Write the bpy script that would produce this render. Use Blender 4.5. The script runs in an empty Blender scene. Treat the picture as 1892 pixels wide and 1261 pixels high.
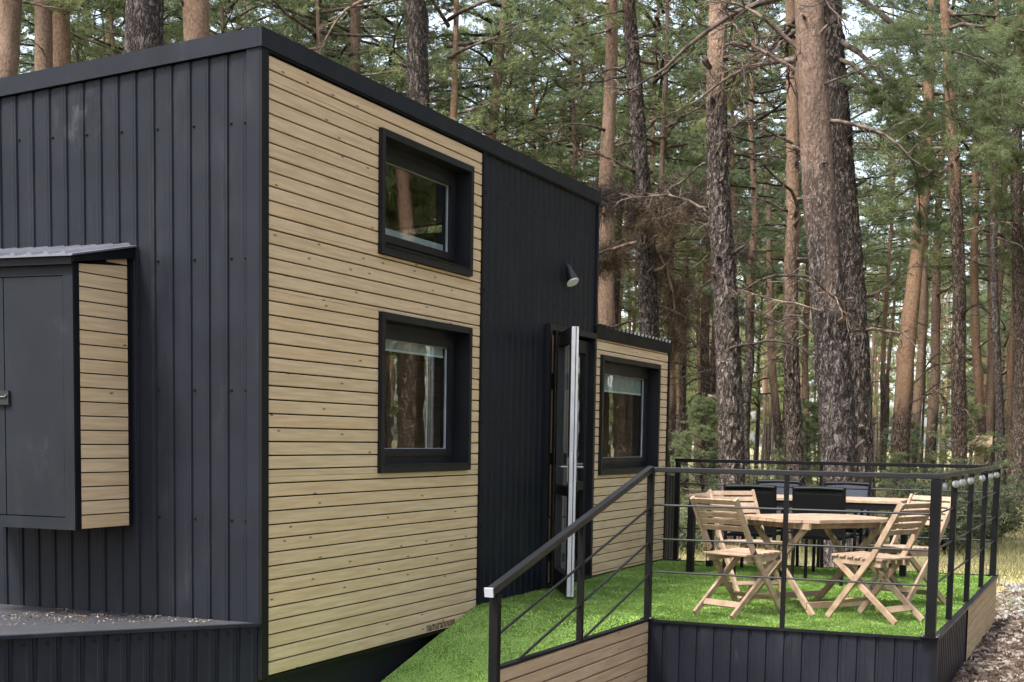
import bpy, math, random
import numpy as np
from mathutils import Vector, Matrix

rng = np.random.default_rng(7)
random.seed(7)
scene = bpy.context.scene
COL = scene.collection
R = math.radians

# ------------------------------------------------------------------ camera
cam_data = bpy.data.cameras.new("camera")
cam = bpy.data.objects.new("camera", cam_data)
COL.objects.link(cam)
CAM = Vector((-7.1343, -4.5272, 1.7858))
yaw, pitch, roll = R(22.5297), R(-5.2973), R(0.9308)
fw = Vector((math.cos(yaw) * math.cos(pitch), math.sin(yaw) * math.cos(pitch), math.sin(pitch)))
rt = fw.cross(Vector((0, 0, 1))).normalized()
up = rt.cross(fw)
r2 = rt * math.cos(roll) + up * math.sin(roll)
u2 = up * math.cos(roll) - rt * math.sin(roll)
m = Matrix((r2, u2, -fw)).transposed().to_4x4()
m.translation = CAM
cam.matrix_world = m
cam_data.sensor_width = 36
cam_data.sensor_fit = 'HORIZONTAL'
cam_data.lens = 36 * 2692 / 1892
cam_data.shift_y = 428.0 / 1892
cam_data.clip_end = 2000
scene.camera = cam

# ------------------------------------------------------------------ sky, sun, exposure
SUN_EL, SUN_AZ = 57.0, 152.0          # azimuth of the sun counted from +X towards +Y
world = bpy.data.worlds.new("World")
scene.world = world
world.use_nodes = True
nt = world.node_tree
nt.nodes.clear()
sky = nt.nodes.new("ShaderNodeTexSky")
sky.sky_type = 'NISHITA'
sky.sun_disc = False
sky.sun_elevation = R(SUN_EL)
sky.sun_rotation = R(90 - SUN_AZ)
sky.dust_density = 3.0
sky.air_density = 1.0
hs = nt.nodes.new("ShaderNodeHueSaturation")
hs.inputs["Saturation"].default_value = 0.60      # thin high cloud washes the blue out
bg = nt.nodes.new("ShaderNodeBackground")
bg.inputs[1].default_value = 0.15
wo = nt.nodes.new("ShaderNodeOutputWorld")
nt.links.new(sky.outputs[0], hs.inputs["Color"])
nt.links.new(hs.outputs[0], bg.inputs[0])
nt.links.new(bg.outputs[0], wo.inputs[0])

sd = bpy.data.lights.new("sun", 'SUN')
sd.energy = 2.2
sd.angle = R(13)
sd.color = (1.0, 0.965, 0.91)
sun = bpy.data.objects.new("sun", sd)
COL.objects.link(sun)
sdir = Vector((math.cos(R(SUN_AZ)) * math.cos(R(SUN_EL)), math.sin(R(SUN_AZ)) * math.cos(R(SUN_EL)), math.sin(R(SUN_EL))))
sun.rotation_euler = sdir.to_track_quat('Z', 'Y').to_euler()
sun.location = (0, 0, 30)

scene.view_settings.view_transform = 'Standard'
scene.view_settings.look = 'None'
scene.view_settings.exposure = 2.02
scene.view_settings.gamma = 1.0
scene.view_settings.use_curve_mapping = False
scene.cycles.use_denoising = True
scene.cycles.max_bounces = 5
scene.cycles.diffuse_bounces = 3
scene.cycles.glossy_bounces = 3
scene.cycles.use_adaptive_sampling = True
scene.cycles.adaptive_threshold = 0.025
scene.cycles.transparent_max_bounces = 12

# ------------------------------------------------------------------ materials
def mat(name):
    m = bpy.data.materials.new(name)
    m.use_nodes = True
    t = m.node_tree
    b = t.nodes["Principled BSDF"]
    return m, t, b

def N(t, kind, **kw):
    n = t.nodes.new(kind)
    for k, v in kw.items():
        if k in n.inputs:
            n.inputs[k].default_value = v
        else:
            setattr(n, k, v)
    return n

def ramp(t, fac, stops):
    n = t.nodes.new("ShaderNodeValToRGB")
    while len(n.color_ramp.elements) < len(stops):
        n.color_ramp.elements.new(0.5)
    for e, (p, c) in zip(n.color_ramp.elements, stops):
        e.position = p
        e.color = (*c, 1) if len(c) == 3 else c
    t.links.new(fac, n.inputs[0])
    return n.outputs[0]

def mixc(t, fac, a, b, mode='MIX'):
    n = t.nodes.new("ShaderNodeMix")
    n.data_type = 'RGBA'
    n.blend_type = mode
    for sock, v in ((n.inputs[0], fac), (n.inputs[6], a), (n.inputs[7], b)):
        if isinstance(v, (int, float)):
            sock.default_value = v
        elif isinstance(v, tuple):
            sock.default_value = (*v, 1)
        else:
            t.links.new(v, sock)
    return n.outputs[2]

def math_n(t, op, a, b=0.0, c=None, clamp=False):
    n = t.nodes.new("ShaderNodeMath")
    n.operation = op
    n.use_clamp = clamp
    for i, v in enumerate((a, b, c)):
        if v is None:
            continue
        if isinstance(v, (int, float)):
            n.inputs[i].default_value = v
        else:
            t.links.new(v, n.inputs[i])
    return n.outputs[0]

def maprange(t, v, a, b, c=0.0, d=1.0):
    n = t.nodes.new("ShaderNodeMapRange")
    n.interpolation_type = 'SMOOTHSTEP'
    t.links.new(v, n.inputs[0])
    for i, x in enumerate((a, b, c, d)):
        if isinstance(x, (int, float)):
            n.inputs[i + 1].default_value = x
        else:
            t.links.new(x, n.inputs[i + 1])
    return n.outputs[0]

def noise(t, vec, scale, detail=4.0, rough=0.55, out=0):
    n = N(t, "ShaderNodeTexNoise", Scale=scale, Detail=detail, Roughness=rough)
    t.links.new(vec, n.inputs["Vector"])
    return n.outputs[out]

def scaled(t, vec, s, off=None):
    n = t.nodes.new("ShaderNodeMapping")
    n.inputs["Scale"].default_value = s
    t.links.new(vec, n.inputs["Vector"])
    if off is not None:
        t.links.new(off, n.inputs["Location"])
    return n.outputs[0]

def bump(t, b, h, strength, dist):
    n = N(t, "ShaderNodeBump", Strength=strength, Distance=dist)
    t.links.new(h, n.inputs["Height"])
    t.links.new(n.outputs[0], b.inputs["Normal"])

def rand3(t, k=37.0):
    oi = t.nodes.new("ShaderNodeObjectInfo")
    c = t.nodes.new("ShaderNodeCombineXYZ")
    for i, f in enumerate((k, k * 1.7, k * 0.6)):
        t.links.new(math_n(t, 'MULTIPLY', oi.outputs["Random"], f), c.inputs[i])
    return oi.outputs["Random"], c.outputs[0]

def wood_material(name, base, dark, axis, warm, var=0.5, rough=0.62, knots=True, band=False):
    m, t, b = mat(name)
    geo = t.nodes.new("ShaderNodeNewGeometry")
    rv, ro = rand3(t)
    if axis == 'OBJ':
        tc = t.nodes.new("ShaderNodeTexCoord")
        pos, sc = tc.outputs["Object"], (6, 6, 6)
    else:
        pos = geo.outputs["Position"]
        sc = (1.6, 30, 30) if axis == 'X' else (30, 1.6, 30)
    v = scaled(t, pos, sc, ro)
    g = noise(t, v, 1.6, 6, 0.6)
    g2 = noise(t, v, 9.0, 4, 0.65)
    c = mixc(t, maprange(t, g, 0.3, 0.72), dark, base)
    c = mixc(t, math_n(t, 'MULTIPLY', maprange(t, g2, 0.45, 0.8), 0.35), c, dark)
    tint = ramp(t, rv, [(0.0, (0.90, 0.87, 0.83)), (0.5, (1, 1, 1)), (1.0, warm)])
    c = mixc(t, var, c, mixc(t, 1.0, c, tint, 'MULTIPLY'))
    w = noise(t, scaled(t, pos, (0.9, 0.9, 2.0)), 1.0, 3)
    c = mixc(t, math_n(t, 'MULTIPLY', maprange(t, w, 0.45, 0.7), 0.22), c, (base[0] * 0.8, base[1] * 0.78, base[2] * 0.72))
    if knots:
        sp = t.nodes.new("ShaderNodeSeparateXYZ")
        t.links.new(scaled(t, pos, (2.7, 2.7, 9.5), ro), sp.inputs[0])
        kv = t.nodes.new("ShaderNodeCombineXYZ")
        t.links.new(sp.outputs[0], kv.inputs[0])
        t.links.new(sp.outputs[2], kv.inputs[1])
        vo = N(t, "ShaderNodeTexVoronoi", Scale=1.0, Randomness=1.0)
        vo.voronoi_dimensions = '2D'
        t.links.new(kv.outputs[0], vo.inputs["Vector"])
        pick = math_n(t, 'GREATER_THAN', vo.outputs["Color"], 0.62)
        kn = math_n(t, 'MULTIPLY', maprange(t, vo.outputs["Distance"], 0.025, 0.075, 1.0, 0.0), pick)
        c = mixc(t, math_n(t, 'MULTIPLY', kn, 0.9), c, (0.085, 0.045, 0.022))
    t.links.new(c, b.inputs["Base Color"])
    b.inputs["Roughness"].default_value = rough
    b.inputs["Specular IOR Level"].default_value = 0.3
    bump(t, b, g2, 0.25, 0.002)
    return m

def metal_material(name, col, rough=0.45, grain=0.5, spec=0.5, smudge=0.0, marks=()):
    m, t, b = mat(name)
    geo = t.nodes.new("ShaderNodeNewGeometry")
    pos = geo.outputs["Position"]
    n1 = noise(t, pos, 2.3, 4)
    n2 = noise(t, pos, 420.0, 2)
    c = mixc(t, maprange(t, n1, 0.3, 0.75), tuple(x * 0.88 for x in col), tuple(x * 1.14 for x in col))
    dust = noise(t, scaled(t, pos, (5, 5, 1.2)), 1.3, 6, 0.65)
    c = mixc(t, math_n(t, 'MULTIPLY', maprange(t, dust, 0.52, 0.8), 0.10 + smudge), c, (0.24, 0.235, 0.23))
    for (mx_, my_, mz_), rad in marks:            # chalky scuffs left by handling
        vm = t.nodes.new("ShaderNodeVectorMath")
        vm.operation = 'DISTANCE'
        t.links.new(pos, vm.inputs[0])
        vm.inputs[1].default_value = (mx_, my_, mz_)
        near_ = maprange(t, vm.outputs["Value"], rad * 0.1, rad, 1.0, 0.0)
        sc_ = maprange(t, noise(t, scaled(t, pos, (9, 9, 5)), 1.0, 5, 0.7), 0.46, 0.72)
        c = mixc(t, math_n(t, 'MULTIPLY', math_n(t, 'MULTIPLY', near_, sc_), 0.36), c, (0.10, 0.105, 0.115))
    t.links.new(c, b.inputs["Base Color"])
    r = math_n(t, 'ADD', math_n(t, 'MULTIPLY', maprange(t, n1, 0.3, 0.7), 0.14), rough)
    t.links.new(r, b.inputs["Roughness"])
    b.inputs["Specular IOR Level"].default_value = spec
    bump(t, b, n2, grain, 0.0006)
    return m

WOOD = wood_material("larch_planks", (0.570, 0.430, 0.278), (0.445, 0.320, 0.188), 'X', (1.0, 0.90, 0.79), var=0.48)
WOOD_BROWN = wood_material("ramp_planks", (0.45, 0.332, 0.215), (0.33, 0.228, 0.135), 'X', (1.0, 0.88, 0.76))
WOOD_SIDE = wood_material("deck_side_planks", (0.44, 0.325, 0.19), (0.33, 0.23, 0.125), 'X', (1.0, 0.9, 0.8))
WOOD_Y = wood_material("cross_planks", (0.46, 0.345, 0.215), (0.36, 0.255, 0.145), 'Y', (1.0, 0.9, 0.8), knots=False)
TEAK = wood_material("chair_teak", (0.325, 0.238, 0.170), (0.20, 0.135, 0.090), 'OBJ', (1.0, 0.9, 0.8), knots=False)
LINING = wood_material("inside_lining", (0.40, 0.27, 0.15), (0.28, 0.17, 0.09), 'X', (1.0, 0.9, 0.8), knots=False)
METAL = metal_material("anthracite_sheet", (0.0093, 0.0106, 0.0155), 0.38, 0.35, 0.15, -0.05, (((0.0, 1.25, 3.62), 0.26), ((0.0, 0.95, 3.70), 0.13), ((2.84, -2.1, 0.3), 0.10)))
METAL_DOOR = metal_material("box_door_sheet", (0.0112, 0.0132, 0.0165), 0.50, 0.2, 0.13, -0.07, (((-0.51, 1.12, 1.62), 0.16), ((-0.51, 1.0, 2.3), 0.14)))
TRIM = metal_material("black_trim", (0.0055, 0.0058, 0.0072), 0.42, 0.2, 0.14, -0.09)
RAIL = metal_material("rail_paint", (0.0040, 0.0040, 0.0048), 0.36, 0.15, 0.12, -0.09)
RAILTOP = metal_material("rail_pale_paint", (0.0080, 0.0080, 0.0092), 0.30, 0.15, 0.26, -0.08)  # paler and glossier than the plain rail paint
FRAME = metal_material("window_frame", (0.0068, 0.0075, 0.0098), 0.36, 0.1, 0.25, -0.08)
BOXROOF = metal_material("box_roof_sheet", (0.10, 0.103, 0.12), 0.36, 0.2, 0.5, 0.10)

def plain(name, col, rough=0.6, spec=0.4, metallic=0.0, emit=None):
    m, t, b = mat(name)
    geo = t.nodes.new("ShaderNodeNewGeometry")
    n1 = noise(t, geo.outputs["Position"], 9.0, 4)
    c = mixc(t, maprange(t, n1, 0.3, 0.7), tuple(x * 0.9 for x in col), tuple(min(1, x * 1.08) for x in col))
    t.links.new(c, b.inputs["Base Color"])
    b.inputs["Roughness"].default_value = rough
    b.inputs["Specular IOR Level"].default_value = spec
    b.inputs["Metallic"].default_value = metallic
    return m

BLACK = plain("black_membrane", (0.008, 0.008, 0.009), 0.85, 0.2)
SKIRT = plain("black_skirt", (0.012, 0.013, 0.014), 0.7, 0.3)
WHITE = plain("white_plastic", (0.62, 0.63, 0.66), 0.4, 0.5)
DOOREDGE = plain("door_edge", (0.36, 0.365, 0.385), 0.45, 0.4)
CAPGREY = plain("grey_cap", (0.30, 0.31, 0.34), 0.45, 0.5)
BLIND = plain("blind_fabric", (0.34, 0.37, 0.38), 0.8, 0.2)
HANDLE = plain("brushed_handle", (0.20, 0.20, 0.21), 0.35, 0.5, 0.6)
STEEL = plain("steel", (0.55, 0.55, 0.56), 0.28, 0.5, 1.0)
CHAIRBLACK = plain("chair_black", (0.0035, 0.0035, 0.004), 0.5, 0.15)
SLING = plain("chair_sling", (0.0035, 0.0035, 0.004), 0.8, 0.1)
GREYSLING = plain("chair_grey_sling", (0.030, 0.035, 0.048), 0.65, 0.2)
BULB = plain("milky_bulb", (0.26, 0.26, 0.25), 0.12, 0.8)
RUBBER = plain("black_rubber", (0.012, 0.012, 0.012), 0.6, 0.3)
INK = plain("brown_print", (0.06, 0.04, 0.028), 0.7, 0.2)

def glass_material(name):
    m, t, b = mat(name)
    t.nodes.remove(b)
    out = t.nodes["Material Output"]
    fr = N(t, "ShaderNodeFresnel", IOR=2.15)
    gl = N(t, "ShaderNodeBsdfGlossy", Roughness=0.004)
    gl.inputs["Color"].default_value = (0.93, 0.95, 0.93, 1)
    tr = N(t, "ShaderNodeBsdfTransparent")
    tr.inputs["Color"].default_value = (0.88, 0.92, 0.90, 1)
    geo = t.nodes.new("ShaderNodeNewGeometry")
    bn = N(t, "ShaderNodeBump", Strength=0.03, Distance=0.01)
    t.links.new(noise(t, geo.outputs["Position"], 3.2, 2), bn.inputs["Height"])
    t.links.new(bn.outputs[0], gl.inputs["Normal"])
    mx = t.nodes.new("ShaderNodeMixShader")
    front = math_n(t, 'SUBTRACT', 1.0, geo.outputs["Backfacing"])
    t.links.new(math_n(t, 'MULTIPLY', fr.outputs[0], front), mx.inputs[0])
    t.links.new(tr.outputs[0], mx.inputs[1])
    t.links.new(gl.outputs[0], mx.inputs[2])
    t.links.new(mx.outputs[0], out.inputs["Surface"])
    return m
GLASS = glass_material("window_glass")

def bark_material():
    m, t, b = mat("pine_bark")
    tc = t.nodes.new("ShaderNodeTexCoord")
    pos = tc.outputs["Object"]
    rv, ro = rand3(t, 23.0)
    at = t.nodes.new("ShaderNodeAttribute")
    at.attribute_type = 'OBJECT'
    at.attribute_name = "bark_line"
    sep = t.nodes.new("ShaderNodeSeparateXYZ")
    t.links.new(pos, sep.inputs[0])
    nz = noise(t, scaled(t, pos, (2.2, 2.2, 0.6), ro), 1.0, 4)
    h = math_n(t, 'ADD', sep.outputs[2], math_n(t, 'MULTIPLY', math_n(t, 'SUBTRACT', nz, 0.5), 6.5))
    h = math_n(t, 'SUBTRACT', h, at.outputs["Fac"])
    up_f = maprange(t, h, -1.3, 1.3)
    # plates low down
    wob = noise(t, scaled(t, pos, (1, 1, 1), ro), 6.0, 4, 0.6, 1)
    pv = t.nodes.new("ShaderNodeVectorMath")
    pv.operation = 'MULTIPLY_ADD'
    t.links.new(wob, pv.inputs[0])
    pv.inputs[1].default_value = (0.09, 0.09, 0.16)
    t.links.new(pos, pv.inputs[2])
    vo = N(t, "ShaderNodeTexVoronoi", Scale=19.0)
    vo.feature = 'DISTANCE_TO_EDGE'
    t.links.new(scaled(t, pv.outputs[0], (1, 1, 0.42)), vo.inputs["Vector"])
    edge = maprange(t, vo.outputs["Distance"], 0.0, 0.16)
    rid = N(t, "ShaderNodeTexNoise", Scale=15.0, Detail=6.0, Roughness=0.62, Distortion=0.6)
    t.links.new(scaled(t, pv.outputs[0], (1, 1, 0.40)), rid.inputs["Vector"])
    rid2 = math_n(t, 'ABSOLUTE', math_n(t, 'SUBTRACT', rid.outputs[0], 0.5))
    ridge = maprange(t, rid2, 0.0, 0.085)
    crack = math_n(t, 'MULTIPLY', ridge, math_n(t, 'ADD', 0.62, math_n(t, 'MULTIPLY', edge, 0.38)))
    fine = noise(t, scaled(t, pos, (1, 1, 0.5)), 55.0, 5, 0.7)
    low = mixc(t, crack, (0.030, 0.0235, 0.021), (0.172, 0.140, 0.123))
    low = mixc(t, math_n(t, 'MULTIPLY', maprange(t, fine, 0.46, 0.72), crack), low, (0.285, 0.245, 0.218))
    mid = noise(t, pos, 7.0, 5, 0.65)
    low = mixc(t, math_n(t, 'MULTIPLY', maprange(t, mid, 0.5, 0.72), 0.5), low, (0.10, 0.075, 0.06))
    lich = noise(t, pos, 1.6, 3)
    low = mixc(t, math_n(t, 'MULTIPLY', maprange(t, lich, 0.55, 0.75), 0.35), low, (0.19, 0.19, 0.15))
    # thin orange bark higher up
    fl = noise(t, scaled(t, pos, (1, 1, 0.7)), 26.0, 5, 0.72)
    hi = mixc(t, maprange(t, fl, 0.33, 0.66), (0.145, 0.098, 0.073), (0.285, 0.200, 0.146))
    spot = noise(t, scaled(t, pos, (1, 1, 1.6)), 9.0, 4, 0.6)
    hi = mixc(t, math_n(t, 'MULTIPLY', maprange(t, spot, 0.58, 0.72), 0.6), hi, (0.10, 0.065, 0.048))
    hi = mixc(t, math_n(t, 'MULTIPLY', maprange(t, noise(t, pos, 2.0, 3), 0.5, 0.72), 0.6), hi, (0.30, 0.22, 0.17))
    c = mixc(t, up_f, low, hi)
    tint = ramp(t, rv, [(0.0, (0.72, 0.72, 0.74)), (0.45, (0.95, 0.93, 0.9)), (1.0, (1.12, 1.0, 0.86))])
    c = mixc(t, 1.0, c, tint, 'MULTIPLY')
    t.links.new(c, b.inputs["Base Color"])
    b.inputs["Roughness"].default_value = 0.9
    b.inputs["Specular IOR Level"].default_value = 0.15
    hgt = math_n(t, 'ADD', math_n(t, 'MULTIPLY', crack, math_n(t, 'SUBTRACT', 1.15, up_f)), math_n(t, 'MULTIPLY', fl, 0.5))
    bump(t, b, hgt, 1.0, 0.05)
    return m
BARK = bark_material()

def twig_material():
    m, t, b = mat("dead_twig")
    tc = t.nodes.new("ShaderNodeTexCoord")
    n1 = noise(t, tc.outputs["Object"], 7.0, 4)
    rv, ro = rand3(t)
    c = mixc(t, maprange(t, n1, 0.35, 0.65), (0.042, 0.032, 0.028), (0.165, 0.132, 0.112))
    c = mixc(t, 1.0, c, ramp(t, rv, [(0, (0.35, 0.35, 0.36)), (0.55, (0.8, 0.78, 0.76)), (1, (1.5, 1.4, 1.25))]), 'MULTIPLY')
    t.links.new(c, b.inputs["Base Color"])
    b.inputs["Roughness"].default_value = 0.9
    b.inputs["Specular IOR Level"].default_value = 0.1
    return m
TWIG = twig_material()

def leaf_material(name, a, bcol, ccol, twigc=(0.09, 0.07, 0.055), trans=0.5):
    """needles: colour varies by clump and by plant; wood of the limbs is a second material"""
    m, t, b = mat(name)
    t.nodes.remove(b)
    out = t.nodes["Material Output"]
    tc = t.nodes.new("ShaderNodeTexCoord")
    rv, ro = rand3(t, 11.0)
    n1 = noise(t, scaled(t, tc.outputs["Object"], (1, 1, 1), ro), 1.3, 3)
    n2 = noise(t, tc.outputs["Object"], 14.0, 2)
    c = mixc(t, maprange(t, n1, 0.36, 0.64), a, bcol)
    c = mixc(t, math_n(t, 'MULTIPLY', maprange(t, n2, 0.45, 0.75), 0.7), c, ccol)
    c = mixc(t, 1.0, c, ramp(t, rv, [(0, (0.72, 0.78, 0.82)), (0.5, (0.95, 0.97, 0.9)), (1, (1.2, 1.1, 0.86))]), 'MULTIPLY')
    d = N(t, "ShaderNodeBsdfDiffuse")
    tr = N(t, "ShaderNodeBsdfTranslucent")
    t.links.new(c, d.inputs["Color"])
    t.links.new(c, tr.inputs["Color"])
    mx = N(t, "ShaderNodeMixShader", Fac=trans)
    t.links.new(d.outputs[0], mx.inputs[1])
    t.links.new(tr.outputs[0], mx.inputs[2])
    t.links.new(mx.outputs[0], out.inputs["Surface"])
    return m
NEEDLE = leaf_material("pine_needles", (0.122, 0.152, 0.086), (0.222, 0.265, 0.142), (0.325, 0.368, 0.208))
BUSHLEAF = leaf_material("bush_leaves", (0.125, 0.150, 0.090), (0.22, 0.25, 0.150), (0.34, 0.365, 0.24))
DEADNEEDLE = leaf_material("dead_needles", (0.060, 0.045, 0.037), (0.105, 0.080, 0.066), (0.18, 0.15, 0.13), trans=0.15)
DRYGRASS = leaf_material("dry_grass_blades", (0.26, 0.235, 0.115), (0.34, 0.30, 0.16), (0.18, 0.20, 0.07))

def turf_materials():
    m, t, b = mat("turf_fibre")
    geo = t.nodes.new("ShaderNodeNewGeometry")
    pos = geo.outputs["Position"]
    n1 = noise(t, pos, 1.3, 4)
    n2 = noise(t, pos, 60.0, 3)
    c = mixc(t, maprange(t, n1, 0.35, 0.68), (0.140, 0.218, 0.052), (0.225, 0.312, 0.090))
    c = mixc(t, math_n(t, 'MULTIPLY', maprange(t, n2, 0.45, 0.7), 0.4), c, (0.28, 0.375, 0.135))
    t.links.new(c, b.inputs["Base Color"])
    b.inputs["Roughness"].default_value = 0.55
    b.inputs["Specular IOR Level"].default_value = 0.3
    b.inputs["Transmission Weight"].default_value = 0.0
    m2, t2, b2 = mat("turf_backing")
    geo = t2.nodes.new("ShaderNodeNewGeometry")
    n1 = noise(t2, geo.outputs["Position"], 90.0, 4)
    c = mixc(t2, maprange(t2, n1, 0.3, 0.7), (0.11, 0.195, 0.032), (0.20, 0.32, 0.06))
    t2.links.new(c, b2.inputs["Base Color"])
    b2.inputs["Roughness"].default_value = 0.9
    return m, m2
TURF, TURFBACK = turf_materials()

def ground_material():
    m, t, b = mat("forest_floor")
    geo = t.nodes.new("ShaderNodeNewGeometry")
    pos = geo.outputs["Position"]
    big = noise(t, pos, 0.22, 4)
    med = noise(t, pos, 1.7, 6, 0.65)
    fine = noise(t, pos, 24.0, 5, 0.7)
    litter = mixc(t, maprange(t, fine, 0.35, 0.68), (0.060, 0.044, 0.030), (0.19, 0.148, 0.102))
    grass = mixc(t, maprange(t, fine, 0.35, 0.68), (0.20, 0.185, 0.075), (0.40, 0.345, 0.18))
    sx = t.nodes.new("ShaderNodeSeparateXYZ")
    t.links.new(pos, sx.inputs[0])
    gm = maprange(t, math_n(t, 'ADD', math_n(t, 'MULTIPLY', big, 0.6), math_n(t, 'MULTIPLY', med, 0.4)), 0.40, 0.56)
    gm = math_n(t, 'MULTIPLY', gm, maprange(t, sx.outputs[0], 7.0, 12.0))      # mulch tone spread round the house to cut bounced light, grass beyond
    c = mixc(t, gm, litter, grass)
    green = noise(t, pos, 0.5, 3)
    c = mixc(t, math_n(t, 'MULTIPLY', maprange(t, green, 0.55, 0.7), 0.55), c, (0.13, 0.16, 0.05))
    t.links.new(c, b.inputs["Base Color"])
    b.inputs["Roughness"].default_value = 0.95
    b.inputs["Specular IOR Level"].default_value = 0.1
    bump(t, b, fine, 0.8, 0.05)
    return m
GROUND = ground_material()

def chip_material(name, cols):
    m, t, b = mat(name)
    geo = t.nodes.new("ShaderNodeNewGeometry")
    v = N(t, "ShaderNodeTexVoronoi", Scale=14.0)
    t.links.new(geo.outputs["Position"], v.inputs["Vector"])
    s = t.nodes.new("ShaderNodeSeparateColor")
    t.links.new(v.outputs["Color"], s.inputs[0])
    c = ramp(t, s.outputs[0], cols)
    t.links.new(c, b.inputs["Base Color"])
    b.inputs["Roughness"].default_value = 0.9
    b.inputs["Specular IOR Level"].default_value = 0.2
    return m
CHIPS = chip_material("bark_chips", [(0.0, (0.028, 0.019, 0.014)), (0.45, (0.075, 0.050, 0.036)), (0.75, (0.15, 0.112, 0.086)), (1.0, (0.27, 0.235, 0.20))])
STONES = chip_material("pale_stones", [(0.0, (0.065, 0.060, 0.055)), (0.5, (0.14, 0.132, 0.122)), (1.0, (0.29, 0.28, 0.265))])

# ------------------------------------------------------------------ mesh helpers
def mesh(name, verts, faces, material, smooth=False, mats=None, midx=None):
    me = bpy.data.meshes.new(name)
    me.from_pydata([tuple(v) for v in verts], [], faces)
    me.materials.append(material)
    for x in mats or ():
        me.materials.append(x)
    if midx is not None:
        me.polygons.foreach_set("material_index", np.asarray(midx, dtype=np.int32))
    if smooth:
        me.polygons.foreach_set("use_smooth", np.ones(len(me.polygons), dtype=bool))
    me.update()
    return me

def tri_mesh(name, verts, tris, materials, midx=None, smooth=None):
    """big triangle meshes straight from arrays"""
    verts = np.asarray(verts, dtype=np.float32)
    tris = np.asarray(tris, dtype=np.int32)
    me = bpy.data.meshes.new(name)
    me.vertices.add(len(verts))
    me.vertices.foreach_set("co", verts.ravel())
    me.loops.add(tris.size)
    me.loops.foreach_set("vertex_index", tris.ravel())
    me.polygons.add(len(tris))
    me.polygons.foreach_set("loop_start", np.arange(0, tris.size, 3, dtype=np.int32))
    for x in materials:
        me.materials.append(x)
    if midx is not None:
        me.polygons.foreach_set("material_index", np.asarray(midx, dtype=np.int32))
    if smooth is not None:
        me.polygons.foreach_set("use_smooth", np.asarray(smooth, dtype=bool))
    me.update(calc_edges=True)
    me.validate()
    return me

def obj(name, me, parent=None, loc=None, label=None, cat=None, group=None, kind=None):
    o = bpy.data.objects.new(name, me)
    COL.objects.link(o)
    if parent is not None:
        o.parent = parent
    if loc is not None:
        o.location = loc
    if label: o["label"] = label
    if cat: o["category"] = cat
    if group: o["group"] = group
    if kind: o["kind"] = kind
    return o

def thing(name, loc, label, cat, group=None, rz=0.0):
    o = obj(name, None, None, loc, label, cat, group)
    o.rotation_euler = (0, 0, rz)
    o.empty_display_size = 0.1
    return o

BOXF = [(0, 3, 2, 1), (4, 5, 6, 7), (0, 1, 5, 4), (1, 2, 6, 5), (2, 3, 7, 6), (3, 0, 4, 7)]
def box_vf(a, b):
    (x0, y0, z0), (x1, y1, z1) = a, b
    return [(x0, y0, z0), (x1, y0, z0), (x1, y1, z0), (x0, y1, z0), (x0, y0, z1), (x1, y0, z1), (x1, y1, z1), (x0, y1, z1)], BOXF

def box(name, a, b, material, parent=None, **kw):
    a2 = tuple(min(p, q) for p, q in zip(a, b)); b2 = tuple(max(p, q) for p, q in zip(a, b))
    v, f = box_vf(a2, b2)
    return obj(name, mesh(name, v, f, material), parent, **kw)

def prism(name, prof, a, b, material, parent=None, **kw):
    """profile points (already 3-D) at the start and at the end, joined as a solid"""
    n = len(prof)
    v = [Vector(p) + Vector(a) for p in prof] + [Vector(p) + Vector(b) for p in prof]
    f = [tuple(range(n - 1, -1, -1)), tuple(range(n, 2 * n))] + [(i, (i + 1) % n, n + (i + 1) % n, n + i) for i in range(n)]
    return obj(name, mesh(name, v, f, material), parent, **kw)

def beam_mesh(name, p, q, w, t, material, side=None, ch=0.0):
    """rectangular bar from p to q; w across `side`, t the other way; ch chamfers the long edges"""
    p, q = Vector(p), Vector(q)
    d = (q - p).normalized()
    s = Vector(side) if side is not None else (Vector((0, 0, 1)) if abs(d.z) < 0.9 else Vector((1, 0, 0)))
    s = (s - d * s.dot(d)).normalized()
    n = d.cross(s)
    a, b = w / 2, t / 2
    if ch > 0:
        pr = [(a - ch, b), (a, b - ch), (a, -b + ch), (a - ch, -b), (-a + ch, -b), (-a, -b + ch), (-a, b - ch), (-a + ch, b)]
    else:
        pr = [(a, b), (a, -b), (-a, -b), (-a, b)]
    k = len(pr)
    v = [p + s * x + n * y for x, y in pr] + [q + s * x + n * y for x, y in pr]
    f = [tuple(range(k)), tuple(range(2 * k - 1, k - 1, -1))] + [(i, k + i, k + (i + 1) % k, (i + 1) % k) for i in range(k)]
    return mesh(name, v, f, material)

def beam(name, p, q, w, t, material, parent=None, side=None, ch=0.0, **kw):
    return obj(name, beam_mesh(name, p, q, w, t, material, side, ch), parent, **kw)

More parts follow.
